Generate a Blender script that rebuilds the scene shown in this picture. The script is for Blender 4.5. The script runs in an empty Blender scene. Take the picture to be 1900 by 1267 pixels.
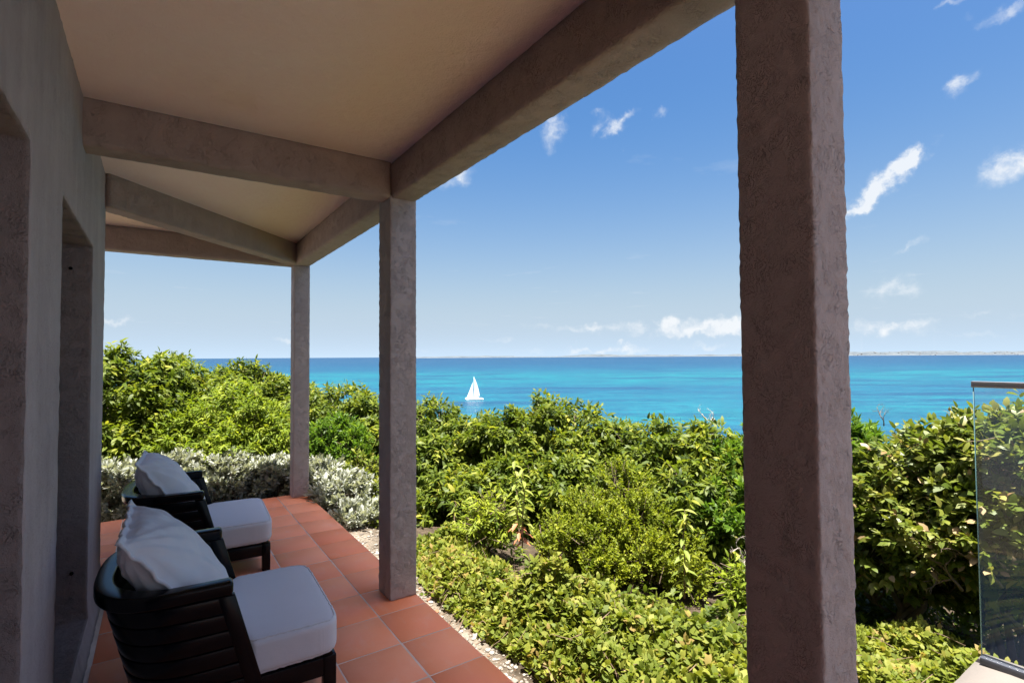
import bpy, math
import numpy as np
from mathutils import Matrix, Vector

# ------------------------------------------------------------------ camera, sky, sun, exposure
S = 1.45                                   # camera height above the tiles, metres
YAW, PITCH, ROLL, FPX = 34.19, 1.652, -0.3518, 964.86
scene = bpy.context.scene
col = scene.collection


def cam_axes():
    y, p, r = (math.radians(a) for a in (YAW, PITCH, ROLL))
    fw = np.array([math.sin(y) * math.cos(p), math.cos(y) * math.cos(p), math.sin(p)])
    rt = np.array([math.cos(y), -math.sin(y), 0.0])
    up = np.cross(rt, fw)
    return fw, rt * math.cos(r) + up * math.sin(r), -rt * math.sin(r) + up * math.cos(r)


FW, RT, UP = cam_axes()
cam = bpy.data.cameras.new('camera')
cam.sensor_width = 36.0
cam.lens = FPX / 1900 * 36.0
cam.clip_start = 0.05
cam.clip_end = 200000
camo = bpy.data.objects.new('camera', cam)
col.objects.link(camo)
camo.matrix_world = Matrix(((RT[0], UP[0], -FW[0], 0), (RT[1], UP[1], -FW[1], 0), (RT[2], UP[2], -FW[2], S), (0, 0, 0, 1)))
scene.camera = camo

SUN_EL = math.radians(83)
SUN_AZ = math.radians(-172)                # from +Y towards +X: behind the camera and over the house
TO_SUN = Vector((math.sin(SUN_AZ) * math.cos(SUN_EL), math.cos(SUN_AZ) * math.cos(SUN_EL), math.sin(SUN_EL)))
sl = bpy.data.lights.new('sun', 'SUN')
sl.energy = 4.4
sl.angle = math.radians(0.6)
sl.color = (1.0, 0.955, 0.88)
so = bpy.data.objects.new('sun', sl)
col.objects.link(so)
so.rotation_euler = TO_SUN.to_track_quat('Z', 'Y').to_euler()

scene.cycles.max_bounces = 6
scene.cycles.diffuse_bounces = 3
scene.cycles.glossy_bounces = 3
scene.cycles.transmission_bounces = 4
scene.view_settings.view_transform = 'Standard'
scene.view_settings.look = 'None'
scene.view_settings.exposure = 2.2
scene.view_settings.gamma = 1.0
scene.view_settings.use_curve_mapping = False
SKY_STRENGTH = 0.062


def ray(px, py):
    return FW + RT * ((px - 950) / FPX) - UP * ((py - 633.5) / FPX)


def at(px, py, d):                         # point at horizontal distance d along a sight line
    r = ray(px, py)
    return r / math.hypot(r[0], r[1]) * d + np.array([0, 0, S])


def onz(px, py, z):
    r = ray(px, py)
    return r * ((z - S) / r[2]) + np.array([0, 0, S])


class N:                                   # tiny node-tree helper
    def __init__(s, tree):
        s.t = tree
        tree.nodes.clear()

    def __call__(s, kind, ins=None, **props):
        n = s.t.nodes.new(kind)
        for k, v in props.items():
            setattr(n, k, v)
        for k, v in (ins or {}).items():
            if hasattr(v, 'node'):
                s.t.links.new(v, n.inputs[k])
            else:
                n.inputs[k].default_value = v
        return n

    def math(s, op, a, b=0.0, c=0.0, clamp=False):
        n = s('ShaderNodeMath', {0: a, 1: b, 2: c}, operation=op)
        n.use_clamp = clamp
        return n.outputs[0]

    def ramp(s, fac, stops, interp='LINEAR'):
        n = s('ShaderNodeValToRGB', {0: fac})
        cr = n.color_ramp
        cr.interpolation = interp
        while len(cr.elements) < len(stops):
            cr.elements.new(0.5)
        for e, (p, c) in zip(cr.elements, stops):
            e.position = p
            e.color = (*c, 1) if len(c) == 3 else c
        return n.outputs[0]

    def noise(s, vec, scale, detail=4.0, rough=0.55, out=0, **kw):
        n = s('ShaderNodeTexNoise', {'Scale': scale, 'Detail': detail, 'Roughness': rough})
        if vec is not None:
            s.t.links.new(vec, n.inputs['Vector'])
        for k, v in kw.items():
            n.inputs[k].default_value = v
        return n.outputs[out]

    def map(s, vec, scale=(1, 1, 1), rot=(0, 0, 0), loc=(0, 0, 0)):
        return s('ShaderNodeMapping', {'Vector': vec, 'Scale': scale, 'Rotation': rot, 'Location': loc}).outputs[0]

    def mixc(s, f, a, b, blend='MIX'):
        n = s('ShaderNodeMix', data_type='RGBA', blend_type=blend)
        for k, v in ((0, f), (6, a), (7, b)):
            if hasattr(v, 'node'):
                s.t.links.new(v, n.inputs[k])
            else:
                n.inputs[k].default_value = (*v, 1) if isinstance(v, tuple) and len(v) == 3 else v
        return n.outputs[2]


# ---- world: daylight sky with scattered fair-weather clouds
world = bpy.data.worlds.new('World')
scene.world = world
world.use_nodes = True
w = N(world.node_tree)
sky = w('ShaderNodeTexSky', sky_type='NISHITA')
sky.sun_disc = False
sky.sun_elevation = SUN_EL
sky.sun_rotation = SUN_AZ
sky.altitude = 20
sky.air_density = 1.0
sky.dust_density = 6.2
sky.ozone_density = 2.2
geo = w('ShaderNodeTexCoord').outputs['Generated']
sep = w('ShaderNodeSeparateXYZ', {0: geo})
X, Y, Z = sep.outputs
wrp = w('ShaderNodeVectorMath', {0: w.noise(geo, 26.0, 5.0, 0.6, out=1), 1: (0.5, 0.5, 0.5)}, operation='SUBTRACT').outputs[0]
geo0 = geo
geo = w('ShaderNodeVectorMath', {0: geo, 1: w('ShaderNodeVectorMath', {0: wrp, 'Scale': 0.055}, operation='SCALE').outputs[0]}, operation='ADD').outputs[0]
fbm = w.noise(w('ShaderNodeVectorMath', {0: geo0, 1: w('ShaderNodeVectorMath', {0: wrp, 'Scale': 0.03}, operation='SCALE').outputs[0]}, operation='ADD').outputs[0], 30.0, 8.0, 0.55)
total = None
CLOUDS = [  # px, py, half width px, half height px, tilt deg, density
    (1643, 335, 66, 17, -38, 1.5), (1690, 300, 24, 14, -20, 1.0), (1600, 372, 28, 10, -30, 0.9),
    (1885, 308, 44, 24, -25, 1.0), (1775, 158, 24, 18, -60, 0.85),
    (1680, 462, 36, 9, -25, 0.6), (1655, 538, 46, 18, 0, 0.75), (1625, 612, 60, 16, 0, 0.95), (1700, 605, 40, 10, 0, 0.5),
    (1850, 582, 60, 6, 0, 0.4), (1800, 622, 60, 8, 0, 0.45),
    (1225, 606, 58, 13, 0, 1.15), (1335, 602, 50, 13, 0, 1.15), (1430, 604, 50, 15, 0, 1.0), (1085, 610, 52, 9, 0, 0.75), (1290, 620, 90, 7, 0, 0.7),
    (1110, 648, 60, 6, 0, 0.75), (1165, 645, 26, 8, 0, 0.75), (1320, 640, 60, 6, 0, 0.6), (930, 628, 60, 5, 0, 0.45), (890, 602, 26, 7, 0, 0.4),
    (985, 604, 30, 7, 0, 0.45), (785, 648, 40, 5, 0, 0.5), (980, 648, 60, 5, 0, 0.45), (640, 648, 40, 4, 0, 0.3), (530, 632, 26, 6, 0, 0.55),
    (1030, 232, 22, 46, 8, 0.8), (1130, 238, 26, 19, 0, 0.9), (1165, 215, 26, 10, -25, 0.6), (1225, 210, 18, 8, -25, 0.5), (1105, 210, 14, 8, 0, 0.45),
    (1150, 278, 10, 8, 0, 0.45), (850, 322, 34, 18, -20, 0.8), (214, 592, 30, 7, 0, 0.85),
    (1880, 12, 40, 14, -20, 0.6), (1765, 4, 24, 8, -20, 0.6), (1795, 30, 14, 12, 0, 0.3)]
for (px, py, a, b, tilt, dens) in CLOUDS:
    d = ray(px, py); d = d / np.linalg.norm(d)
    k = 1.0 / np.linalg.norm(ray(px, py))
    u = np.cross(d, [0, 0, 1.0]); u /= np.linalg.norm(u)
    v = np.cross(u, d)
    t = math.radians(-tilt)
    u, v = u * math.cos(t) + v * math.sin(t), -u * math.sin(t) + v * math.cos(t)
    a1, b1 = a * k / FPX, b * k / FPX
    du = w('ShaderNodeVectorMath', {0: geo, 1: tuple(u / a1)}, operation='DOT_PRODUCT').outputs['Value']
    dv = w('ShaderNodeVectorMath', {0: geo, 1: tuple(v / b1)}, operation='DOT_PRODUCT').outputs['Value']
    # the reciprocal of the squared ellipse distance falls off softly; the far hemisphere is cut by the facing term
    q = w.math('MULTIPLY_ADD', du, du, w.math('MULTIPLY', dv, dv))
    e = w.math('POWER', 2.718, w.math('MULTIPLY', q, -0.9))
    fc = w('ShaderNodeVectorMath', {0: geo, 1: tuple(d)}, operation='DOT_PRODUCT').outputs['Value']
    e = w.math('MULTIPLY', e, w.math('GREATER_THAN', fc, 0.0))
    total = w.math('MULTIPLY', e, dens) if total is None else w.math('MULTIPLY_ADD', e, dens, total)
# thin scattered cloud everywhere else in the sky
zz = w.math('MAXIMUM', Z, 0.03)
pl = w('ShaderNodeCombineXYZ', {0: w.math('DIVIDE', X, zz), 1: w.math('DIVIDE', Y, zz), 2: 0.0}).outputs[0]
thin = w.ramp(w.noise(pl, 0.9, 6.0, 0.6), [(0.62, (0, 0, 0)), (0.85, (0.55, 0.55, 0.55))])
cl = w.math('MULTIPLY', total, w.math('MULTIPLY_ADD', fbm, 2.5, -0.62))
cl = w('ShaderNodeMapRange', {0: cl, 1: 0.10, 2: 1.05, 3: 0.0, 4: 1.0}, interpolation_type='SMOOTHSTEP').outputs[0]
cl = w.math('MINIMUM', w.math('ADD', cl, w.math('MULTIPLY', thin, 0.5)), 0.86)
hsv = w('ShaderNodeHueSaturation', {'Hue': 0.500, 'Saturation': 1.84, 'Value': 0.67, 'Color': sky.outputs[0]})
# pale sea air lying along the whole horizon
el = w('ShaderNodeMath', {0: w.math('MAXIMUM', Z, 0.0), 1: -5.0}, operation='MULTIPLY').outputs[0]
air = w.math('MULTIPLY', w.math('POWER', 2.718, el), 0.88)
skyb = w.mixc(air, hsv.outputs[0], (2.55, 3.25, 4.0))
skyc = w.mixc(cl, skyb, (3.35, 3.45, 3.55))
bg = w('ShaderNodeBackground', {'Color': skyc, 'Strength': SKY_STRENGTH})
w.t.links.new(bg.outputs[0], w('ShaderNodeOutputWorld').inputs[0])
world.cycles.sampling_method = 'MANUAL'
world.cycles.sample_map_resolution = 512

# ------------------------------------------------------------------ object helpers
rng = np.random.default_rng(7)


def setp(o, label=None, cat=None, group=None, kind=None):
    if label: o['label'] = label
    if cat: o['category'] = cat
    if group: o['group'] = group
    if kind: o['kind'] = kind
    return o


def empty(name, loc=(0, 0, 0), rz=0.0):
    o = bpy.data.objects.new(name, None)
    o.empty_display_size = 0.1
    o.location = loc
    o.rotation_euler = (0, 0, rz)
    col.objects.link(o)
    return o


def link(name, me, mat=None, parent=None):
    o = bpy.data.objects.new(name, me)
    if mat is not None and not me.materials:
        me.materials.append(mat)
    col.objects.link(o)
    if parent is not None:
        o.parent = parent
    return o


def mesh_np(name, V, quads=None, tris=None, smooth=True, attr=None, polys=None):
    """build a mesh quickly from numpy arrays; attr = per-face float named tint"""
    me = bpy.data.meshes.new(name)
    V = np.asarray(V, np.float32)
    parts, tot = [], []
    if polys is not None:
        for p in polys:
            parts.append(np.asarray(p, np.int32)); tot.append(np.array([len(p)], np.int32))
    if quads is not None and len(quads):
        q = np.asarray(quads, np.int32); parts.append(q.ravel()); tot.append(np.full(len(q), 4, np.int32))
    if tris is not None and len(tris):
        q = np.asarray(tris, np.int32); parts.append(q.ravel()); tot.append(np.full(len(q), 3, np.int32))
    loops = np.concatenate(parts); tot = np.concatenate(tot)
    start = np.concatenate([[0], np.cumsum(tot)[:-1]]).astype(np.int32)
    me.vertices.add(len(V)); me.vertices.foreach_set('co', V.ravel())
    me.loops.add(len(loops)); me.loops.foreach_set('vertex_index', loops)
    me.polygons.add(len(tot)); me.polygons.foreach_set('loop_start', start); me.polygons.foreach_set('loop_total', tot)
    me.update(calc_edges=True)
    if smooth:
        me.polygons.foreach_set('use_smooth', np.ones(len(tot), bool))
    if attr is not None:
        a = me.attributes.new('tint', 'FLOAT', 'FACE')
        a.data.foreach_set('value', np.asarray(attr, np.float32))
    me.validate()
    return me


class MB:
    """collects simple solids into one mesh"""
    def __init__(s):
        s.V, s.F, s.n = [], [], 0

    def add(s, V, F):
        V = np.asarray(V, float)
        s.V.append(V)
        s.F += [[i + s.n for i in f] for f in F]
        s.n += len(V)
        return s

    def box(s, x0, x1, y0, y1, z0, z1):
        V = [(x, y, z) for z in (z0, z1) for y in (y0, y1) for x in (x0, x1)]
        return s.add(V, [(0, 2, 3, 1), (4, 5, 7, 6), (0, 1, 5, 4), (2, 6, 7, 3), (0, 4, 6, 2), (1, 3, 7, 5)])

    def tube(s, pts, rad, n=6, cap=True):
        pts = np.asarray(pts, float)
        k = len(pts)
        rad = np.broadcast_to(np.asarray(rad, float), (k,))
        T = np.gradient(pts, axis=0)
        T /= np.linalg.norm(T, axis=1)[:, None] + 1e-9
        ref = np.array([0.31, 0.17, 0.93]) if abs(T[0][2]) < 0.9 else np.array([1.0, 0.1, 0])
        A = np.cross(T, ref); A /= np.linalg.norm(A, axis=1)[:, None] + 1e-9
        B = np.cross(T, A)
        th = np.linspace(0, 2 * np.pi, n, endpoint=False)
        V = pts[:, None] + rad[:, None, None] * (np.cos(th)[None, :, None] * A[:, None] + np.sin(th)[None, :, None] * B[:, None])
        F = [(i * n + j, i * n + (j + 1) % n, (i + 1) * n + (j + 1) % n, (i + 1) * n + j) for i in range(k - 1) for j in range(n)]
        if cap:
            F += [tuple(range(n))[::-1], tuple((k - 1) * n + j for j in range(n))]
        return s.add(V.reshape(-1, 3), F)

    def mesh(s, name, smooth=False):
        return mesh_np(name, np.concatenate(s.V), polys=s.F, smooth=smooth)

    def build(s, name, mat, parent=None, smooth=False, bevel=0.0, seg=2):
        o = link(name, s.mesh(name, smooth), mat, parent)
        if bevel:
            m = o.modifiers.new('bevel', 'BEVEL')
            m.width = bevel; m.segments = seg; m.limit_method = 'ANGLE'
        return o


# value noise in numpy (trilinear lattice)
_lat = np.random.default_rng(3).random((64, 64, 64)).astype(np.float32)


def vnoise(P, f):
    Q = np.asarray(P) * f
    i = np.floor(Q).astype(int); t = Q - i
    t = t * t * (3 - 2 * t)
    r = 0
    for dx in (0, 1):
        for dy in (0, 1):
            for dz in (0, 1):
                wgt = (t[:, 0] if dx else 1 - t[:, 0]) * (t[:, 1] if dy else 1 - t[:, 1]) * (t[:, 2] if dz else 1 - t[:, 2])
                r = r + wgt * _lat[(i[:, 0] + dx) % 64, (i[:, 1] + dy) % 64, (i[:, 2] + dz) % 64]
    return r - 0.5


def rough_solid(name, xs, ys, zs, solid, mat, parent, amp=0.002, freq=60.0, smooth_it=2, extra=None):
    """surface of the filled cells of an uneven grid, softened and roughened like hand-laid render.
    solid: bool array (nx-1, ny-1, nz-1)"""
    xs, ys, zs = (np.asarray(a, float) for a in (xs, ys, zs))
    ny1, nz1 = len(ys), len(zs)
    idx = lambda i, j, k: (i * ny1 + j) * nz1 + k
    pad = np.pad(solid, 1)
    quads = []
    c = pad[1:-1, 1:-1, 1:-1]
    for ax, sg in ((0, 1), (0, -1), (1, 1), (1, -1), (2, 1), (2, -1)):
        nb = np.roll(pad, -sg, axis=ax)[1:-1, 1:-1, 1:-1]
        I, J, K = np.nonzero(c & ~nb)
        o = 1 if sg > 0 else 0
        if ax == 0:
            q = [idx(I + o, J, K), idx(I + o, J + 1, K), idx(I + o, J + 1, K + 1), idx(I + o, J, K + 1)]
        elif ax == 1:
            q = [idx(I, J + o, K), idx(I, J + o, K + 1), idx(I + 1, J + o, K + 1), idx(I + 1, J + o, K)]
        else:
            q = [idx(I, J, K + o), idx(I + 1, J, K + o), idx(I + 1, J + 1, K + o), idx(I, J + 1, K + o)]
        if sg < 0: q = q[::-1]
        quads.append(np.stack(q, 1))
    Q = np.concatenate(quads)
    used, inv = np.unique(Q.ravel(), return_inverse=True)
    Q = inv.reshape(-1, 4)
    i = used // (ny1 * nz1); j = (used // nz1) % ny1; k = used % nz1
    V = np.stack([xs[i], ys[j], zs[k]], 1)
    E = np.concatenate([Q[:, [0, 1]], Q[:, [1, 2]], Q[:, [2, 3]], Q[:, [3, 0]]])
    for _ in range(smooth_it):
        acc = np.zeros_like(V); cnt = np.zeros(len(V))
        np.add.at(acc, E[:, 0], V[E[:, 1]]); np.add.at(acc, E[:, 1], V[E[:, 0]])
        np.add.at(cnt, E[:, 0], 1); np.add.at(cnt, E[:, 1], 1)
        V = 0.5 * V + 0.5 * acc / cnt[:, None]
    D = np.stack([vnoise(V + 7.3, freq), vnoise(V + 21.7, freq), vnoise(V + 41.1, freq)], 1)
    D2 = np.stack([vnoise(V + 3.3, freq * 0.13), vnoise(V + 11.7, freq * 0.13), vnoise(V + 31.1, freq * 0.13)], 1)
    V = V + amp * 2.4 * D + amp * 0.35 * D2
    if extra is not None: V = extra(V)
    return link(name, mesh_np(name, V, quads=Q), mat, parent)


def ticks(a, b, step, extra=()):
    n = max(2, int(round((b - a) / step)) + 1)
    t = list(np.linspace(a, b, n))
    for e in extra:
        k = int(np.argmin([abs(q - e) for q in t])); t[k] = e
    return np.array(sorted(t))


def rough_box(name, b, step, mat, parent, amp=0.002, freq=60, smooth_it=2):
    (x0, x1, y0, y1, z0, z1) = b
    xs, ys, zs = ticks(x0, x1, step), ticks(y0, y1, step), ticks(z0, z1, step)
    return rough_solid(name, xs, ys, zs, np.ones((len(xs) - 1, len(ys) - 1, len(zs) - 1), bool), mat, parent, amp, freq, smooth_it)


# ------------------------------------------------------------------ materials
def material(name):
    m = bpy.data.materials.new(name)
    m.use_nodes = True
    return m, N(m.node_tree)


def finish(n, bsdf):
    n.t.links.new(bsdf, n('ShaderNodeOutputMaterial').inputs[0])


def bump(n, h, strength, dist):
    return n('ShaderNodeBump', {'Height': h, 'Strength': strength, 'Distance': dist}).outputs[0]


def stucco(name, c0, c1, gouge=1.0, brush=0.0, scale=1.0):
    m, n = material(name)
    pos = n('ShaderNodeNewGeometry').outputs['Position']
    warp = n.noise(pos, 9.0 * scale, 3.0, 0.6, out=1)
    wp = n('ShaderNodeVectorMath', {0: pos, 1: n('ShaderNodeVectorMath', {0: warp, 'Scale': 0.10 / scale}, operation='SCALE').outputs[0]}, operation='ADD').outputs[0]
    worm = n.noise(n.map(wp, (1, 1, 0.55)), 85.0 * scale, 2.0, 0.5)
    # worm-like gouges left by dragged grains
    ridge = n.math('ABSOLUTE', n.math('SUBTRACT', worm, 0.5))
    g = n('ShaderNodeMapRange', {0: ridge, 1: 0.0, 2: 0.035, 3: 0.0, 4: 1.0}, interpolation_type='SMOOTHSTEP').outputs[0]
    area = n('ShaderNodeMapRange', {0: n.noise(pos, 14.0 * scale, 3.0), 1: 0.42, 2: 0.62, 3: 1.0, 4: 0.0}).outputs[0]
    g = n.math('MAXIMUM', g, area)
    fine = n.noise(pos, 260.0 * scale, 3.0, 0.7)
    mid = n.noise(pos, 30.0 * scale, 4.0, 0.6)
    h = n.math('MULTIPLY_ADD', g, 0.55 * gouge, n.math('MULTIPLY_ADD', fine, 0.30, n.math('MULTIPLY', mid, 0.8)))
    if brush:
        bz = n.noise(n.map(wp, (1, 1, 0.05) if brush > 0 else (0.08, 1, 1)), 120.0, 4.0, 0.65)
        h = n.math('MULTIPLY_ADD', bz, abs(brush), h)
    big = n.noise(pos, 1.7, 5.0, 0.6)
    stain = n.noise(n.map(pos, (3.5, 3.5, 0.35)), 2.6, 5.0, 0.68)
    f = n.math('MULTIPLY_ADD', big, 0.7, n.math('MULTIPLY', stain, 0.5))
    c = n.ramp(f, [(0.38, c0), (0.78, c1)])
    c = n.mixc(n.math('MULTIPLY', n.math('SUBTRACT', 1.0, g), 0.16 * gouge), c, tuple(0.45 * v for v in c0))
    b = n('ShaderNodeBsdfPrincipled', {'Base Color': c, 'Roughness': 0.88, 'Specular IOR Level': 0.25, 'Normal': bump(n, h, 1.0, 0.009)})
    finish(n, b.outputs[0])
    return m


M = {}
M['post'] = stucco('post_render', (0.43, 0.36, 0.335), (0.49, 0.415, 0.39), 0.85, scale=1.35)
M['beam'] = stucco('beam_render', (0.35, 0.265, 0.235), (0.42, 0.325, 0.29), 0.6)
M['wall'] = stucco('wall_render', (0.35, 0.285, 0.28), (0.48, 0.40, 0.395), 0.3, brush=0.35)
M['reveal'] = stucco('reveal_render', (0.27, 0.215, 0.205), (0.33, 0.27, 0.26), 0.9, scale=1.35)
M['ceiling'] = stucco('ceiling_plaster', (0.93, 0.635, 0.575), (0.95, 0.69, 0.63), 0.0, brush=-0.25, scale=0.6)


def simple(name, c, rough=0.5, spec=0.5, metal=0.0, noise=0.0, nscale=20.0, bumpd=0.0, **kw):
    m, n = material(name)
    ins = {'Roughness': rough, 'Specular IOR Level': spec, 'Metallic': metal}
    ins.update(kw)
    pos = n('ShaderNodeTexCoord').outputs['Object']
    if noise:
        ins['Base Color'] = n.mixc(n.noise(pos, nscale, 5.0, 0.6), tuple(v * (1 - noise) for v in c), tuple(min(1, v * (1 + noise)) for v in c))
    else:
        ins['Base Color'] = (*c, 1)
    if bumpd:
        ins['Normal'] = bump(n, n.noise(pos, nscale * 4, 4.0, 0.6), 0.6, bumpd)
    finish(n, n('ShaderNodeBsdfPrincipled', ins).outputs[0])
    return m


def tile_material():
    m, n = material('terracotta_tile')
    oi = n('ShaderNodeObjectInfo')
    pos = n('ShaderNodeNewGeometry').outputs['Position']
    cloud = n.noise(pos, 3.2, 5.0, 0.62)
    fine = n.noise(pos, 70.0, 4.0, 0.7)
    streak = n.noise(n.map(pos, (1, 0.25, 1)), 26.0, 4.0, 0.6)
    a = n.ramp(n.math('MULTIPLY_ADD', oi.outputs['Random'], 0.45, n.math('MULTIPLY', cloud, 0.7)),
               [(0.2, (0.83, 0.255, 0.115)), (0.55, (0.91, 0.325, 0.165)), (0.9, (0.94, 0.41, 0.24))])
    dust = n('ShaderNodeMapRange', {0: n.math('MULTIPLY_ADD', streak, 0.5, n.math('MULTIPLY', n.noise(pos, 7.0, 5.0, 0.7), 0.7)), 1: 0.62, 2: 0.85, 3: 0.0, 4: 0.30}).outputs[0]
    c = n.mixc(dust, a, (0.82, 0.52, 0.42))
    c = n.mixc(n.math('MULTIPLY', fine, 0.12), c, (0.45, 0.13, 0.07))
    r = n('ShaderNodeMapRange', {0: cloud, 1: 0.3, 2: 0.7, 3: 0.42, 4: 0.58}).outputs[0]
    finish(n, n('ShaderNodeBsdfPrincipled', {'Base Color': c, 'Roughness': r, 'Specular IOR Level': 0.30,
               'Normal': bump(n, n.math('MULTIPLY_ADD', fine, 0.3, cloud), 0.35, 0.0025)}).outputs[0])
    return m


M['tile'] = tile_material()
M['grout'] = simple('grout', (0.66, 0.52, 0.43), 0.95, 0.2, noise=0.35, nscale=9, bumpd=0.002)
M['wood'] = simple('black_lacquered_wood', (0.003, 0.0028, 0.0035), 0.22, 0.22, noise=0.3, nscale=30)
M['metal_cap'] = simple('brushed_metal', (0.55, 0.52, 0.50), 0.35, 0.5, 1.0, noise=0.1, nscale=50)
M['dark_seal'] = simple('dark_channel', (0.05, 0.055, 0.07), 0.4, 0.5)
M['concrete'] = simple('pale_concrete', (0.15, 0.135, 0.122), 0.9, 0.2, noise=0.15, nscale=6, bumpd=0.004)
M['hole'] = simple('hole_shade', (0.004, 0.004, 0.004), 0.9, 0.1)
M['bark'] = simple('bark', (0.13, 0.095, 0.07), 0.9, 0.2, noise=0.5, nscale=30, bumpd=0.01)
M['stem'] = simple('dry_stem', (0.17, 0.115, 0.08), 0.9, 0.2, noise=0.45, nscale=20)
M['dead'] = simple('dead_wood', (0.36, 0.31, 0.27), 0.9, 0.2, noise=0.35, nscale=25)
M['boat'] = simple('white_hull', (0.80, 0.80, 0.80), 0.35, 0.5)
M['sail'] = simple('sailcloth', (0.82, 0.82, 0.80), 0.8, 0.2)
M['boat_dark'] = simple('boat_trim', (0.10, 0.11, 0.13), 0.5, 0.4)
M['roof'] = simple('roof_render', (0.55, 0.5, 0.46), 0.9, 0.2, noise=0.1, nscale=5)


def fabric():
    m, n = material('pale_grey_fabric')
    tc = n('ShaderNodeTexCoord').outputs['Object']
    wv = n('ShaderNodeTexWave', {'Vector': tc, 'Scale': 170.0, 'Distortion': 1.5, 'Detail': 2.0})
    wv2 = n('ShaderNodeTexWave', {'Vector': tc, 'Scale': 170.0, 'Distortion': 1.5, 'Detail': 2.0}, bands_direction='Y')
    weave = n.math('MULTIPLY_ADD', wv.outputs[1], 0.5, n.math('MULTIPLY', wv2.outputs[1], 0.5))
    c = n.mixc(n.noise(tc, 5.0, 4.0, 0.6), (0.68, 0.67, 0.69), (0.76, 0.75, 0.77))
    c = n.mixc(n.math('MULTIPLY', weave, 0.22), c, (0.50, 0.50, 0.54))
    h = n.math('MULTIPLY_ADD', weave, 0.25, n.noise(tc, 22.0, 4.0, 0.6))
    finish(n, n('ShaderNodeBsdfPrincipled', {'Base Color': c, 'Roughness': 0.92, 'Specular IOR Level': 0.2,
               'Sheen Weight': 0.25, 'Normal': bump(n, h, 0.35, 0.004)}).outputs[0])
    return m


M['fabric'] = fabric()


def glass_material():
    m, n = material('balustrade_glass')
    tr = n('ShaderNodeBsdfTransparent', {'Color': (0.955, 0.975, 0.972, 1)})
    gl = n('ShaderNodeBsdfGlossy', {'Color': (1, 1, 1, 1), 'Roughness': 0.02})
    mx = n('ShaderNodeMixShader', {0: 0.035, 1: tr.outputs[0], 2: gl.outputs[0]})
    finish(n, mx.outputs[0])
    return m


M['glass'] = glass_material()
M['glass_edge'] = simple('glass_edge', (0.10, 0.20, 0.20), 0.2, 0.6)


def leaf_material(name, stops, rough=0.45, trans=0.35, spec=0.4):
    rough, spec, trans = rough + 0.08, spec * 0.55, min(0.45, trans * 1.2)
    m, n = material(name)
    at_ = n('ShaderNodeAttribute', attribute_name='tint').outputs['Fac']
    pos = n('ShaderNodeNewGeometry').outputs['Position']
    f = n.math('MULTIPLY_ADD', n.noise(pos, 2.3, 3.0, 0.6), 0.5, n.math('SUBTRACT', at_, 0.25))
    c = n.ramp(f, stops)
    b = n('ShaderNodeBsdfPrincipled', {'Base Color': c, 'Roughness': rough, 'Specular IOR Level': spec})
    tc = n.mixc(1.0, c, (1.35, 1.35, 0.7, 1), 'MULTIPLY')
    t = n('ShaderNodeBsdfTranslucent', {'Color': tc})
    finish(n, n('ShaderNodeMixShader', {0: trans, 1: b.outputs[0], 2: t.outputs[0]}).outputs[0])
    return m


LM = {
    'broad': leaf_material('broad_leaf', [(0.0, (0.030, 0.055, 0.008)), (0.42, (0.078, 0.115, 0.013)), (0.78, (0.165, 0.20, 0.020)), (1.0, (0.30, 0.29, 0.04))], 0.42),
    'feather': leaf_material('feathery_leaf', [(0.0, (0.06, 0.105, 0.010)), (0.5, (0.145, 0.20, 0.016)), (1.0, (0.28, 0.32, 0.03))], 0.5),
    'silver': leaf_material('silver_leaf', [(0.0, (0.17, 0.185, 0.145)), (0.5, (0.31, 0.325, 0.28)), (1.0, (0.44, 0.455, 0.41))], 0.6, 0.22, 0.3),
    'dense': leaf_material('dense_leaf', [(0.0, (0.035, 0.075, 0.010)), (0.5, (0.075, 0.145, 0.015)), (1.0, (0.16, 0.24, 0.025))], 0.4),
    'fine': leaf_material('fine_leaf', [(0.0, (0.07, 0.10, 0.008)), (0.5, (0.15, 0.19, 0.013)), (1.0, (0.29, 0.31, 0.03))], 0.5),
    'round': leaf_material('round_leaf', [(0.0, (0.045, 0.075, 0.012)), (0.4, (0.095, 0.13, 0.018)), (0.72, (0.155, 0.18, 0.03)), (0.90, (0.30, 0.27, 0.09)), (1.0, (0.26, 0.16, 0.07))], 0.35, 0.28, 0.5),
    'ground': leaf_material('ground_leaf', [(0.0, (0.055, 0.085, 0.012)), (0.5, (0.135, 0.170, 0.022)), (0.9, (0.24, 0.25, 0.04)), (1.0, (0.26, 0.19, 0.06))], 0.5),
    'sapling': leaf_material('sapling_leaf', [(0.0, (0.09, 0.16, 0.02)), (0.6, (0.22, 0.28, 0.04)), (1.0, (0.36, 0.36, 0.08))], 0.45),
}
M['red_leaf'] = simple('rusty_leaf', (0.34, 0.13, 0.06), 0.6, 0.3, noise=0.4, nscale=40)
M['sap_leaf'] = leaf_material('sapling_leaf_single', [(0.0, (0.12, 0.18, 0.03)), (0.4, (0.22, 0.27, 0.05)), (1.0, (0.38, 0.38, 0.10))], 0.45)
M['olive_leaf'] = leaf_material('olive_leaf_single', [(0.0, (0.045, 0.075, 0.010)), (0.3, (0.095, 0.125, 0.018)), (0.7, (0.16, 0.18, 0.03)), (1.0, (0.24, 0.22, 0.06))], 0.35, 0.28, 0.5)
M['brown_leaf'] = simple('withered_leaf', (0.24, 0.17, 0.085), 0.7, 0.3, noise=0.5, nscale=30)

# ------------------------------------------------------------------ ground, sea, far island
SEA = S - 27.7


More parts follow.
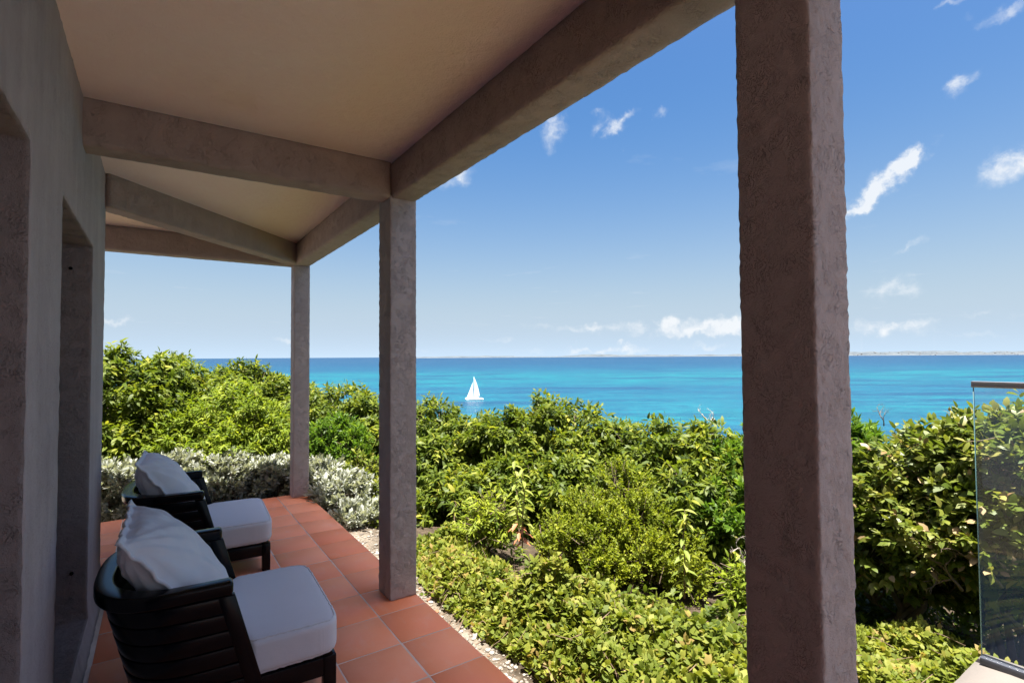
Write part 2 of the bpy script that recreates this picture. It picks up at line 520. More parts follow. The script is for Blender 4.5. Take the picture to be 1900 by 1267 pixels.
def ground_z(x, y):
    """the plot falls away from the house towards the sea"""
    x = np.asarray(x, float); y = np.asarray(y, float)
    u = np.maximum(x - 1.5, 0); v = np.maximum(y - 6.1, 0)
    s = np.sqrt(u * u + v * v)
    z = -0.10 - 0.12 * s - 0.10 * np.maximum(s - 1.2, 0) - 0.45 * np.maximum(s - 6.5, 0)
    P = np.stack([x.ravel(), y.ravel(), np.zeros(x.size)], 1)
    nzv = (vnoise(P, 0.7) * 0.25 + vnoise(P, 2.3) * 0.07 + vnoise(P, 0.11) * 1.4).reshape(x.shape)
    return np.maximum(z + nzv * np.clip((s - 0.5) / 3.0, 0, 1), SEA - 3)


def ground_sheet():
    xs = np.concatenate([np.linspace(-120, -4, 30), np.arange(-3.8, 10, 0.16), np.linspace(10.2, 150, 70)])
    ys = np.concatenate([np.linspace(-120, -4, 30), np.arange(-3.8, 12, 0.16), np.linspace(12.2, 160, 70)])
    Xg, Yg = np.meshgrid(xs, ys, indexing='ij')
    Zg = ground_z(Xg, Yg)
    V = np.stack([Xg.ravel(), Yg.ravel(), Zg.ravel()], 1)
    n = len(ys)
    I, J = np.meshgrid(np.arange(len(xs) - 1), np.arange(n - 1), indexing='ij')
    a = (I * n + J).ravel()
    Q = np.stack([a, a + n, a + n + 1, a + 1], 1)
    m, nd = material('dry_soil_and_litter')
    pos = nd('ShaderNodeNewGeometry').outputs['Position']
    soil = nd.ramp(nd.noise(pos, 18.0, 6.0, 0.7), [(0.3, (0.025, 0.019, 0.013)), (0.55, (0.06, 0.045, 0.03)), (0.8, (0.13, 0.10, 0.07))])
    sand = nd.ramp(nd.noise(pos, 55.0, 6.0, 0.75), [(0.3, (0.13, 0.10, 0.072)), (0.5, (0.21, 0.178, 0.14)), (0.75, (0.29, 0.262, 0.225))])
    sx = nd('ShaderNodeSeparateXYZ', {0: pos})
    f = nd('ShaderNodeMapRange', {0: nd.math('MULTIPLY_ADD', nd.noise(pos, 2.2, 4.0), 0.7, sx.outputs[0]), 1: 1.62, 2: 1.95, 3: 0.0, 4: 1.0}).outputs[0]
    c = nd.mixc(f, sand, soil)
    finish(nd, nd('ShaderNodeBsdfPrincipled', {'Base Color': c, 'Roughness': 0.95, 'Specular IOR Level': 0.15,
                  'Normal': bump(nd, nd.noise(pos, 70.0, 5.0, 0.7), 0.8, 0.012)}).outputs[0])
    return setp(link('ground', mesh_np('ground', V, quads=Q), m), kind='structure')


ground_sheet()


def sea_sheet():
    m, n = material('sea_water')
    pos = n('ShaderNodeNewGeometry').outputs['Position']
    yaw = math.radians(YAW)
    p = n.map(pos, rot=(0, 0, yaw))                 # x across the bay, y out to sea
    s = n('ShaderNodeSeparateXYZ', {0: p})
    across, out = s.outputs[0], s.outputs[1]
    wob = n.noise(n.map(p, (0.0022, 0.006, 1)), 1.0, 5.0, 0.6)
    lg = n.math('LOGARITHM', n.math('MAXIMUM', n.math('MULTIPLY_ADD', n.math('SUBTRACT', wob, 0.5), n.math('MULTIPLY', out, 0.55), out), 20.0), 10.0)
    t = n('ShaderNodeMapRange', {0: lg, 1: 2.1, 2: 3.7, 3: 0.0, 4: 1.0}).outputs[0]
    # sandy shallows, weed beds and deep water lie in belts along the shore
    c = n.ramp(t, [(0.0, (0.008, 0.078, 0.128)), (0.12, (0.008, 0.088, 0.136)), (0.25, (0.006, 0.100, 0.134)), (0.34, (0.005, 0.078, 0.122)), (0.44, (0.004, 0.112, 0.132)),
                   (0.50, (0.004, 0.122, 0.138)), (0.585, (0.004, 0.066, 0.106)), (0.72, (0.003, 0.038, 0.080)), (1.0, (0.003, 0.022, 0.062))])
    weed = n('ShaderNodeMapRange', {0: n.noise(n.map(p, (0.006, 0.021, 1), loc=(3, 1, 0)), 1.0, 6.0, 0.62), 1: 0.52, 2: 0.60, 3: 0.0, 4: 0.85}).outputs[0]
    c = n.mixc(weed, c, (0.004, 0.032, 0.078))
    sand = n('ShaderNodeMapRange', {0: n.noise(n.map(p, (0.003, 0.016, 1), loc=(7, 5, 0)), 1.0, 5.0, 0.6), 1: 0.54, 2: 0.70, 3: 0.0, 4: 0.55}).outputs[0]
    nearf = n('ShaderNodeMapRange', {0: lg, 1: 2.9, 2: 3.1, 3: 1.0, 4: 0.0}).outputs[0]
    c = n.mixc(n.math('MULTIPLY', sand, nearf), c, (0.006, 0.145, 0.150))
    w1 = n.noise(n.map(p, (0.10, 0.32, 1)), 1.0, 6.0, 0.65)
    w2 = n.noise(n.map(p, (0.7, 1.6, 1)), 1.0, 4.0, 0.6)
    wv = n.math('MULTIPLY_ADD', w1, 1.0, n.math('MULTIPLY', w2, 0.3))
    c = n.mixc(n('ShaderNodeMapRange', {0: w1, 1: 0.40, 2: 0.66, 3: 0.0, 4: 0.75}).outputs[0], c, (0.004, 0.034, 0.078))  # dark sides of the ripples put into the colour, beyond the bump
    foam = n('ShaderNodeMapRange', {0: n.noise(n.map(p, (0.09, 0.30, 1), loc=(2, 9, 0)), 1.0, 8.0, 0.72), 1: 0.70, 2: 0.73, 3: 0.0, 4: 0.5}).outputs[0]
    c = n.mixc(foam, c, (0.18, 0.20, 0.21))
    w3 = n.noise(n.map(p, (0.018, 0.075, 1), loc=(4, 2, 0)), 1.0, 7.0, 0.68)
    c = n.mixc(n('ShaderNodeMapRange', {0: w3, 1: 0.45, 2: 0.58, 3: 0.0, 4: 0.62}).outputs[0], c, (0.004, 0.040, 0.088))  # shading of the broader waves, also painted into the water colour
    b = n('ShaderNodeBsdfPrincipled', {'Base Color': c, 'Roughness': 0.28, 'IOR': 1.33, 'Specular IOR Level': 0.09, 'Normal': bump(n, wv, 0.9, 1.4)})
    finish(n, b.outputs[0])
    R = 90000
    g = np.concatenate([-np.geomspace(R, 200, 12), np.geomspace(200, R, 12)])
    Xg, Yg = np.meshgrid(g, g, indexing='ij')
    V = np.stack([Xg.ravel(), Yg.ravel(), np.full(Xg.size, SEA)], 1)
    k = len(g)
    I, J = np.meshgrid(np.arange(k - 1), np.arange(k - 1), indexing='ij')
    a = (I * k + J).ravel()
    setp(link('sea', mesh_np('sea', V, quads=np.stack([a, a + k, a + k + 1, a + 1], 1), smooth=False), m), kind='structure')


sea_sheet()


def far_island():
    D = 14500.0
    pxs = np.linspace(765, 2400, 260)
    m, n = material('hazed_island_scrub')
    pos = n('ShaderNodeNewGeometry').outputs['Position']
    f = n.noise(n.map(pos, (0.004, 0.004, 0.02)), 1.0, 5.0, 0.65)
    zc = n('ShaderNodeSeparateXYZ', {0: pos}).outputs[2]
    c = n.ramp(f, [(0.35, (0.055, 0.068, 0.080)), (0.6, (0.085, 0.10, 0.112))])  # distance haze put into the scrub and beach colours as blue-grey
    beach = n('ShaderNodeMapRange', {0: zc, 1: SEA + 3, 2: SEA + 9, 3: 1.0, 4: 0.0}).outputs[0]
    c = n.mixc(beach, c, (0.13, 0.135, 0.14))
    finish(n, n('ShaderNodeBsdfPrincipled', {'Base Color': c, 'Roughness': 0.95, 'Specular IOR Level': 0.1}).outputs[0])
    V, Q = [], []
    rows = [(0, -6), (120, 12), (420, 1.0), (900, 0.8), (1500, -6)]
    base = np.array([at(p, 662, D) for p in pxs])
    nrm = base[:, :2] / np.linalg.norm(base[:, :2], axis=1)[:, None]
    prof = 18 + 45 * np.clip((pxs - 900) / 700, 0, 1) + 60 * vnoise(np.stack([pxs * 0.011, pxs * 0, pxs * 0], 1), 1.0) + 26 * vnoise(np.stack([pxs * 0.06, pxs * 0 + 5, pxs * 0], 1), 1.0)
    prof = np.maximum(prof, 8) * np.clip((pxs - 765) / 60, 0.1, 1)
    for k, (dd, hgt) in enumerate(rows):
        for i in range(len(pxs)):
            z = SEA + (hgt if k in (0, 1, 4) else hgt * (prof[i] + 14))
            xy = base[i, :2] + nrm[i] * dd
            V.append((xy[0], xy[1], z))
    n_ = len(pxs)
    for k in range(len(rows) - 1):
        for i in range(n_ - 1):
            Q.append((k * n_ + i, k * n_ + i + 1, (k + 1) * n_ + i + 1, (k + 1) * n_ + i))
    isl = setp(link('island', mesh_np('island', V, quads=Q), m), kind='structure')
    mb = MB()
    r = np.random.default_rng(5)
    for _ in range(300):
        i = int(min(n_ - 1, abs(r.beta(2.2, 1.6)) * n_))
        dd = r.uniform(110, 400)
        xy = base[i, :2] + nrm[i] * dd + r.normal(0, 25, 2)
        hgt = np.interp(dd, [120, 420], [12, prof[i] + 14])
        s_ = r.uniform(5, 15)
        mb.box(xy[0] - s_, xy[0] + s_, xy[1] - s_, xy[1] + s_, SEA + hgt - 6, SEA + hgt + r.uniform(4, 10))
    mb.build('far_houses', simple('far_white_wall', (0.22, 0.22, 0.22), 0.9, 0.1), isl)['kind'] = 'stuff'


far_island()

# ------------------------------------------------------------------ the house: wall, posts, beams, ceiling
XW, XI, XO = -0.203 * S, 0.797 * S, 0.912 * S          # wall face, inner and outer face of the posts
YE, YF = 2.92 * S, 4.08 * S                            # wall corner, far edge of the floor
ZB, ZC = 1.667 * S, 1.815 * S                          # underside of beams, ceiling
YN = -2.6 * S                                          # where the veranda ends behind the camera
house = setp(empty('house', (XW, 2.0, 0)), 'veranda of a taupe rendered house with posts, beams and plastered ceiling', 'house')


def child_of(o, parent):
    o.parent = parent
    o.matrix_parent_inverse = Matrix.Translation(parent.location).inverted()
    return o


def wall():
    y1, y2 = 1.70 * S, 2.42 * S
    y3, y4 = -0.1 * S, 1.30 * S
    zt, zs = 1.41 * S, 0.075 * S
    d = 0.24 * S
    xs = np.array([XW - 0.32 * S, XW - d, XW - d * 0.66, XW - d * 0.33, XW - 0.03, XW - 0.012, XW])
    ys = ticks(YN, YE, 0.03, (y1, y2, y3, y4)); zs = ticks(0, ZC + 0.04, 0.03, (zt, zs))
    sol = np.ones((len(xs) - 1, len(ys) - 1, len(zs) - 1), bool)
    yc = (ys[1:] + ys[:-1]) / 2; zc = (zs[1:] + zs[:-1]) / 2
    for a, b in ((y1, y2), (y3, y4)):
        j = (yc > a) & (yc < b)
        k = (zc > zs[np.argmin(abs(zs - 0.075 * S))]) & (zc < zt)
        sol[1:, np.nonzero(j)[0][:, None], np.nonzero(k)[0][None, :]] = False

    def flare(V):
        V = V.copy()
        f = np.exp(-V[:, 2] / (0.045 * S))
        V[:, 0] += 0.02 * S * f * (V[:, 0] > XW - 0.06)
        return V
    o = rough_solid('wall', xs, ys, zs, sol, M['wall'], None, 0.0019, 40.0, 0, flare)
    # the reveals of the openings carry the coarse post render
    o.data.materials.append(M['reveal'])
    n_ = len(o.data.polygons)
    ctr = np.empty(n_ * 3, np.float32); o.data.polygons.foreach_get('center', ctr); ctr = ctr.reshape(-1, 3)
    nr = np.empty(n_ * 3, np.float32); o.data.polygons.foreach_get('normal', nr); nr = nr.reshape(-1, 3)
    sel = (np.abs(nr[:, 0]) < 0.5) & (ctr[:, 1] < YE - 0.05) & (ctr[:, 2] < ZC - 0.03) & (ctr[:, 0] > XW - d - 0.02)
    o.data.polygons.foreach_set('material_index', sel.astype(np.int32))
    child_of(o, house)
    # glazed doors set deep in the openings
    for a, b in ((y1, y2), (y3, y4)):
        mb = MB()
        xg = XW - d + 0.012
        mb.box(xg - 0.02, xg + 0.03, a + 0.012, a + 0.07, zs_top, zt - 0.012)
        mb.box(xg - 0.02, xg + 0.03, b - 0.07, b - 0.012, zs_top, zt - 0.012)
        mb.box(xg - 0.02, xg + 0.03, a + 0.07, b - 0.07, zt - 0.075, zt - 0.012)
        mb.box(xg - 0.02, xg + 0.03, a + 0.07, b - 0.07, zs_top, zs_top + 0.08)
        dr = child_of(mb.build('glazed_door', M['boat_dark'], None, bevel=0.003), house)
        g = MB().box(xg - 0.004, xg + 0.004, a + 0.07, b - 0.07, zs_top + 0.08, zt - 0.075).build('pane', simple('dark_pane', (0.02, 0.025, 0.03), 0.05, 0.5), None)
        g.parent = dr
    for (px, py) in ((131, 498), (133, 1063)):         # black stubs on the reveal, painting the dark inside fixing holes
        r_ = ray(px, py); t_ = y2 / r_[1]
        p = r_ * t_ + np.array([0, 0, S])
        mb = MB(); mb.tube([(p[0], y2 - 0.008, p[2]), (p[0], y2 + 0.006, p[2])], 0.0085, 10)
        child_of(mb.build('fixing_hole', M['hole'], None), house)


zs_top = 0.075 * S + 0.006
wall()
# side wall round the corner
child_of(rough_box('wall', (-3.2 * S, XW - 0.322 * S, YE - 0.3, YE - 0.006, 0, ZC), 0.06, M['wall'], None, 0.002, 30, 1), house)

POSTS = [((XI, XO - 0.010, 0.380 * S, 0.500 * S, 0.0, ZB + 0.02), 0.0068, 0.0016), ((XI - 0.004, XO, 2.070 * S, 2.205 * S, 0.0, ZB + 0.02), 0.008, 0.0017),
         ((XI + 0.006, XO, 3.970 * S, 4.078 * S, 0.0, ZB + 0.02), 0.011, 0.0017)]
for b, st, am in POSTS:
    child_of(rough_box('post', b, st, M['post'], None, am, 75, 2), house)
# beams butt against each other, each set a few millimetres proud of the next
TB = 0.012
beams = [(XI + 0.004, XO - 0.002, YN, 3.975 * S, ZB, ZC + 0.01),                              # along the sea side
         (-3.2 * S, XO, 3.978 * S, 4.080 * S, ZB - 0.002, ZC + 0.01),                         # along the far side
         (XW - 0.02, XI + 0.002, 2.062 * S, 2.165 * S, ZB - 0.003, ZC + 0.01),                # across at the middle post
         (XW - 0.02, XI + 0.002, 0.39 * S, 0.495 * S, ZB - 0.003, ZC + 0.01)]                 # across at the near post
for b in beams:
    child_of(rough_box('beam', b, 0.022, M['beam'], None, 0.0021, 40, 2), house)


def hip_beam():                                        # from the wall corner to the corner post
    a = np.array([XW - 0.03, YE - 0.03]); b = np.array([XI + 0.02, 3.99 * S])
    L = np.linalg.norm(b - a)
    o = rough_box('beam', (0, L, -0.05 * S, 0.05 * S, ZB + 0.003, ZC + 0.01), 0.016, M['beam'], None, 0.0021, 40, 2)
    ang = math.atan2(b[1] - a[1], b[0] - a[0])
    o.matrix_world = Matrix.Translation((a[0], a[1], 0)) @ Matrix.Rotation(ang, 4, 'Z')
    mw = o.matrix_world.copy()
    o.parent = house
    o.matrix_parent_inverse = Matrix.Translation(house.location).inverted()
    o.matrix_basis = mw


hip_beam()
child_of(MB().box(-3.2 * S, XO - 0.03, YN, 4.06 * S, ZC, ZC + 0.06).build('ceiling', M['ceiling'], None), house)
# hipped roof over the ceiling, slight eaves
ro = 0.02 * S
mb = MB()
V = [(-6.5, YN - ro, ZC + 0.064), (XO + ro, YN - ro, ZC + 0.064), (XO + ro, YF + ro, ZC + 0.064), (-6.5, YF + ro, ZC + 0.064),
     (-6.5, YN - ro, ZC + 0.17), (XO + ro, YN - ro, ZC + 0.17), (XO + ro, YF + ro, ZC + 0.17), (-6.5, YF + ro, ZC + 0.17),
     (-6.5, YN - ro, ZC + 2.4), (-3.2, YN - ro, ZC + 2.2), (-3.2, YF + ro - 4.5, ZC + 2.2), (-6.5, YF + ro - 4.5, ZC + 2.4)]
mb.add(V, [(3, 2, 1, 0), (0, 1, 5, 4), (1, 2, 6, 5), (2, 3, 7, 6), (0, 4, 7, 3), (5, 6, 10, 9), (6, 7, 11, 10), (8, 9, 10, 11), (4, 5, 9, 8), (4, 8, 11, 7)])
child_of(mb.build('roof', M['roof'], None), house)

# ------------------------------------------------------------------ tiled floor
slab = MB().box(-3.2 * S, XO - 0.004, YN, YF - 0.004, -0.45, -0.0022)
floor = setp(slab.build('floor', M['grout']), kind='structure')


def tiles():
    gx = [0.914, 0.715, 0.493, 0.271, 0.049, -0.173, -0.395, -0.617, -0.839, -1.061]
    gy = [4.084] + [1.525 + 0.2283 * k for k in range(10, -19, -1)]
    gap = 0.0035
    cache = {}
    r = np.random.default_rng(11)
    for i in range(len(gx) - 1):
        for j in range(len(gy) - 1):
            x1, x0, y1, y0 = gx[i] * S, gx[i + 1] * S, gy[j] * S, gy[j + 1] * S
            if i > 0: x1 -= gap
            if j > 0: y1 -= gap
            x0 += gap; y0 += gap
            if i >= 5 and y1 < YE - 0.1: continue       # under the house
            if i == 5 and y0 < YE: continue
            if y0 < YN: continue
            w_, h_ = round(x1 - x0, 4), round(y1 - y0, 4)
            if (w_, h_) not in cache:
                b = 0.0028
                mb = MB()
                X0, Y0 = w_ / 2, h_ / 2
                V = [(-X0, -Y0, -0.012), (X0, -Y0, -0.012), (X0, Y0, -0.012), (-X0, Y0, -0.012),
                     (-X0, -Y0, -b), (X0, -Y0, -b), (X0, Y0, -b), (-X0, Y0, -b),
                     (-X0 + b, -Y0 + b, 0), (X0 - b, -Y0 + b, 0), (X0 - b, Y0 - b, 0), (-X0 + b, Y0 - b, 0)]
                F = [(3, 2, 1, 0), (8, 9, 10, 11)]
                for k in range(4):
                    q = (k + 1) % 4
                    F += [(k, q, q + 4, k + 4), (k + 4, q + 4, q + 8, k + 8)]
                mb.add(V, F)
                cache[(w_, h_)] = mb.mesh('tile')
            o = link('tile', cache[(w_, h_)], M['tile'], floor)
            o.location = ((x0 + x1) / 2, (y0 + y1) / 2, r.uniform(-0.0012, 0.0012))
            o.rotation_euler = (r.normal(0, 0.0012), r.normal(0, 0.0012), r.normal(0, 0.0012))


tiles()

# ------------------------------------------------------------------ lounge chairs
def shell_path(off, n=40):
    """plan of the barrel back, H units; off = inward offset. starts near side front, round the back, far side front"""
    hw, xb, xf = 0.262 - off, -0.285 + off, 0.022
    pts = []
    rx = 0.20
    for t in np.linspace(0, 1, 9)[:-1]:
        pts.append((xf + (xb + rx - xf) * t, -hw))
    for a in np.linspace(0, math.pi, n):
        ca, sa = math.cos(a), math.sin(a)
        ex = 0.72
        pts.append((xb + rx - rx * abs(sa) ** ex, -hw * np.sign(ca) * abs(ca) ** ex))
    for t in np.linspace(0, 1, 9)[1:]:
        pts.append((xb + rx + (xf - xb - rx) * t, hw))
    return np.array(pts)


def band(z0, z1, o0, o1, sh0, sh1, cut=0.0):
    """curved band between heights with outer/inner offsets and forward shift at bottom and top"""
    def ring(off, z, sh):
        p = shell_path(off)
        if cut: p = p.copy(); p[:, 0] = np.minimum(p[:, 0], 0.022 - cut)
        return np.column_stack([p[:, 0] + sh, p[:, 1], np.full(len(p), z)]) * S
    A = [ring(o0, z0, sh0), ring(o0, z1, sh1), ring(o1, z1, sh1), ring(o1, z0, sh0)]
    n = len(A[0])
    V = np.concatenate(A)
    F = []
    for k in range(4):
        q = (k + 1) % 4
        for i in range(n - 1):
            F.append((k * n + i, k * n + i + 1, q * n + i + 1, q * n + i))
    F += [(0, n, 2 * n, 3 * n), (4 * n - 1, 3 * n - 1, 2 * n - 1, n - 1)]
    return V, F


def rounded_block(fx, nu=26, nv=26, nw=9, p=7.0):
    """superellipsoid-like cushion in unit space mapped by fx(u, v, w)"""
    V, Q = [], []
    idx = {}
    g = [np.linspace(-1, 1, k) for k in (nu, nv, nw)]

    def vid(i, j, k):
        if (i, j, k) not in idx:
            idx[(i, j, k)] = len(V)
            V.append((g[0][i], g[1][j], g[2][k]))
        return idx[(i, j, k)]
    for k in (0, nw - 1):
        for i in range(nu - 1):
            for j in range(nv - 1):
                q = [vid(i, j, k), vid(i + 1, j, k), vid(i + 1, j + 1, k), vid(i, j + 1, k)]
                Q.append(q if k else q[::-1])
    for j in (0, nv - 1):
        for i in range(nu - 1):
            for k in range(nw - 1):
                q = [vid(i, j, k), vid(i + 1, j, k), vid(i + 1, j, k + 1), vid(i, j, k + 1)]
                Q.append(q if not j else q[::-1])
    for i in (0, nu - 1):
        for j in range(nv - 1):
            for k in range(nw - 1):
                q = [vid(i, j, k), vid(i, j + 1, k), vid(i, j + 1, k + 1), vid(i, j, k + 1)]
                Q.append(q if i else q[::-1])
    return fx(np.array(V)), np.array(Q)


def make_chair(root):
    lean = 0.25
    ztop = 0.412
    # top rail: a broad flat cap following the curve
    V, F = band(ztop - 0.036, ztop, -0.008, 0.036, 0, 0)
    MB().add(V, F).build('top_rail', M['wood'], root, smooth=False, bevel=0.013, seg=4)
    zs = np.linspace(ztop - 0.038, 0.105, 7)
    for k in range(6):
        z1, z0 = zs[k] - 0.0012, zs[k + 1] + 0.0012
        zc = ztop - zs[k]
        V, F = band(z0, z1, 0.0, 0.016, lean * zc + 0.012, lean * zc, cut=0.018)
        o = MB().add(V, F).build('slat', M['wood'], root, bevel=0.004, seg=2)
    # slanting front stiles
    for s in (-1, 1):
        y = s * 0.2525
        a0, a1 = 0.022, 0.022 + lean * (ztop - 0.08)
        w_ = 0.036
        V = []
        for (x, z) in ((a0, ztop - 0.037), (a1, 0.075)):
            for dx in (-w_, 0.004):
                for dy in (-0.0125, 0.0125):
                    V.append(((x + dx) * S, (y + dy) * S, z * S))
        MB().add(V, [(0, 1, 3, 2), (4, 6, 7, 5), (0, 2, 6, 4), (1, 5, 7, 3), (0, 4, 5, 1), (2, 3, 7, 6)]).build('stile', M['wood'], root, bevel=0.004)
    # seat frame
    mb = MB()
    y = 0.236
    x0, x1 = -0.14, 0.295
    zt, zb = 0.127, 0.072
    mb.box((x0 + 0.02) * S, (x1 - 0.035) * S, -y * S, (-y + 0.03) * S, zb * S, (zt - 0.002) * S)
    mb.box((x0 + 0.02) * S, (x1 - 0.035) * S, (y - 0.03) * S, y * S, zb * S, (zt - 0.002) * S)
    mb.box((x1 - 0.032) * S, (x1 - 0.004) * S, (-y + 0.034) * S, (y - 0.034) * S, zb * S, (zt - 0.002) * S)
    mb.box(x0 * S, (x0 + 0.028) * S, (-y + 0.002) * S, (y - 0.002) * S, zb * S, (zt - 0.002) * S)
    for k in range(7):
        xx = x0 + 0.06 + k * 0.048
        mb.box(xx * S, (xx + 0.03) * S, (-y + 0.03) * S, (y - 0.03) * S, (zt - 0.02) * S, (zt - 0.006) * S)
    mb.build('seat_frame', M['wood'], root, bevel=0.003)
    for s in (-1, 1):
        yy = s * (y - 0.0165)
        MB().box((x1 - 0.035) * S, x1 * S, (yy - 0.0175) * S, (yy + 0.0175) * S, 0, zt * S).build('leg', M['wood'], root, bevel=0.003)
        # rear legs splay backwards
        V = []
        for (x, z) in ((-0.155, 0.0), (-0.115, 0.12)):
            for dx in (-0.018, 0.018):
                for dy in (-0.0175, 0.0175):
                    V.append(((x + dx) * S, (s * 0.19 + dy) * S, z * S))
        MB().add(V, [(0, 1, 3, 2), (4, 6, 7, 5), (0, 2, 6, 4), (1, 5, 7, 3), (0, 4, 5, 1), (2, 3, 7, 6)]).build('leg', M['wood'], root, bevel=0.003)

    # seat cushion: a thick boxed block, narrower between the arms, crowned on top
    def fx(U):
        u, v, w_ = U.T
        p = 9.0
        nrm = (np.abs(u) ** p + np.abs(v) ** p + np.abs(w_) ** p) ** (1 / p)
        k = 1.0 / nrm
        # rounder vertical corners, pillowy crown
        u2, v2, w2 = u * k, v * k, w_ * k
        x = 0.085 + 0.222 * u2
        wid = np.where(x < 0.052, 0.226, 0.226 + 0.026 * np.clip((x - 0.052) / 0.02, 0, 1))
        y_ = wid * v2
        crown = 0.008 * (1 - u2 ** 2) * (1 - v2 ** 2)
        z = 0.185 + 0.053 * w2 + np.where(w2 > 0, crown, 0)
        seam = np.exp(-((np.abs(w2) - 0.86) / 0.07) ** 2) * 0.0022
        ang = np.arctan2(v2, u2)
        puck = seam * (1 + 0.5 * np.sin(ang * 46) + 0.6 * np.sin(ang * 71 + 1))
        x = x - puck * np.sign(u2) * (np.abs(u2) > 0.9)
        y_ = y_ - puck * np.sign(v2) * (np.abs(v2) > 0.9)
        return np.stack([x, y_, z], 1) * S
    V, Q = rounded_block(fx, 60, 64, 21)
    sc_ = link('seat_cushion', mesh_np('seat_cushion', V, quads=Q), M['fabric'], root)
    k = np.linspace(-1, 1, 41)
    per = np.concatenate([np.column_stack([k, -np.ones(41)]), np.column_stack([np.ones(41), k])[1:], np.column_stack([k[::-1], np.ones(41)])[1:], np.column_stack([-np.ones(41), k[::-1]])[1:]])
    for wz in (0.90, -0.90):                         # corded seams round the top and bottom edge
        P = fx(np.column_stack([per, np.full(len(per), wz)]))
        P[:, :2] += 0.0012 * np.sign(P[:, :2] - P[:, :2].mean(0))
        MB().tube(P, 0.0042, 6).build('piping', M['fabric'], sc_, smooth=True)


def copy_tree(o, parent=None):
    c = o.copy()
    col.objects.link(c)
    c.parent = parent
    for ch in list(o.children):
        copy_tree(ch, c)
    return c


CH = [((0.158 * S, 1.835 * S, 0), -0.035), ((0.165 * S, 2.955 * S, 0), -0.05)]
chair = empty('lounge_chair')
make_chair(chair)
chair2 = copy_tree(chair)
chair.location, chair.rotation_euler = CH[0][0], (0, 0, CH[0][1])
chair2.location, chair2.rotation_euler = CH[1][0], (0, 0, CH[1][1])
setp(chair, 'black slatted lounge chair with pale grey seat nearest the camera', 'chair', 'lounge chairs on the veranda')
setp(chair2, 'farther black slatted lounge chair beside the silver-leaved hedge', 'chair', 'lounge chairs on the veranda')


def make_pillow(loc, lean, rz, roll, seed, label):
    n = 72
    g = np.linspace(-1.10, 1.10, n)
    U, Vv = np.meshgrid(g, g, indexing='ij')
    u, v = U.ravel(), Vv.ravel()
    cu, cv = np.clip(u, -1, 1), np.clip(v, -1, 1)
    body = np.clip(1 - np.abs(cu) ** 2.6, 0, 1) ** 0.5 * np.clip(1 - np.abs(cv) ** 2.6, 0, 1) ** 0.5
    pinch = 1 - 0.05 * (1 - cv ** 2) * np.abs(cu) - 0.03 * (cu * cv) ** 2
    pinch2 = 1 - 0.05 * (1 - cu ** 2) * np.abs(cv) - 0.03 * (cu * cv) ** 2
    hw = 0.198
    Yl = u * hw * pinch
    Zl = v * hw * pinch2
    P3 = np.stack([u * 2 + seed, v * 2, u * 0], 1)
    # creases fan out from the corners and along the top edge
    rad = np.sin(np.arctan2(v - 1.1, u + 1.1) * 22 + seed) * np.exp(-((u + 1) ** 2 + (v - 1) ** 2) * 0.9) + \
        np.sin(np.arctan2(v - 1.1, u - 1.1) * 20 + seed) * np.exp(-((u - 1) ** 2 + (v - 1) ** 2) * 0.9)
    tops = np.sin(u * 21 + 2 * np.sin(v * 4)) * np.clip(v, 0, 1) * np.exp(-((v - 0.8) / 0.35) ** 2)
    wr = 0.0045 * rad + 0.003 * tops + 0.020 * vnoise(P3, 1.2) * body + 0.006 * vnoise(P3, 3.1)
    fl = np.maximum(np.abs(u), np.abs(v)) > 1.0
    wave = 0.0032 * (np.sin(np.where(np.abs(u) > np.abs(v), v, u) * 13 + seed) + 0.5 * np.sin(np.where(np.abs(u) > np.abs(v), v, u) * 29 + seed)) * fl
    allV, Q = [], []
    I, J = np.meshgrid(np.arange(n - 1), np.arange(n - 1), indexing='ij')
    a = (I * n + J).ravel()
    q = np.stack([a, a + n, a + n + 1, a + 1], 1)
    for s in (1, -1):
        th = 0.0035 + (0.074 if s > 0 else 0.080) * body + wr * body ** 0.4
        X_ = s * th + wave
        allV.append(np.stack([X_, Yl, Zl], 1))
    Q = np.concatenate([q, q[:, ::-1] + n * n])
    rim = [i * n for i in range(n)] + [(n - 1) * n + j for j in range(1, n)] + [i * n + n - 1 for i in range(n - 2, -1, -1)] + [j for j in range(n - 2, 0, -1)]
    rim = np.array(rim); nx = np.roll(rim, -1)
    Q = np.concatenate([Q, np.stack([rim, rim + n * n, nx + n * n, nx], 1)])
    V = np.concatenate(allV) * S
    o = link('throw_pillow', mesh_np('throw_pillow', V, quads=Q), M['fabric'])
    o.matrix_world = Matrix.Translation(loc) @ Matrix.Rotation(rz, 4, 'Z') @ Matrix.Rotation(lean, 4, 'Y') @ Matrix.Rotation(roll, 4, 'X')
    setp(o, label, 'pillow', 'throw pillows on the lounge chairs')


make_pillow((0.055 * S, 1.815 * S, 0.388 * S), -math.radians(38), -0.03, 0.02, 0.0, 'pale grey flanged pillow leaning in the nearest black lounge chair')
make_pillow((0.062 * S, 2.935 * S, 0.385 * S), -math.radians(37), -0.05, -0.02, 4.0, 'pale grey flanged pillow in the farther chair by the silver-leaved hedge')

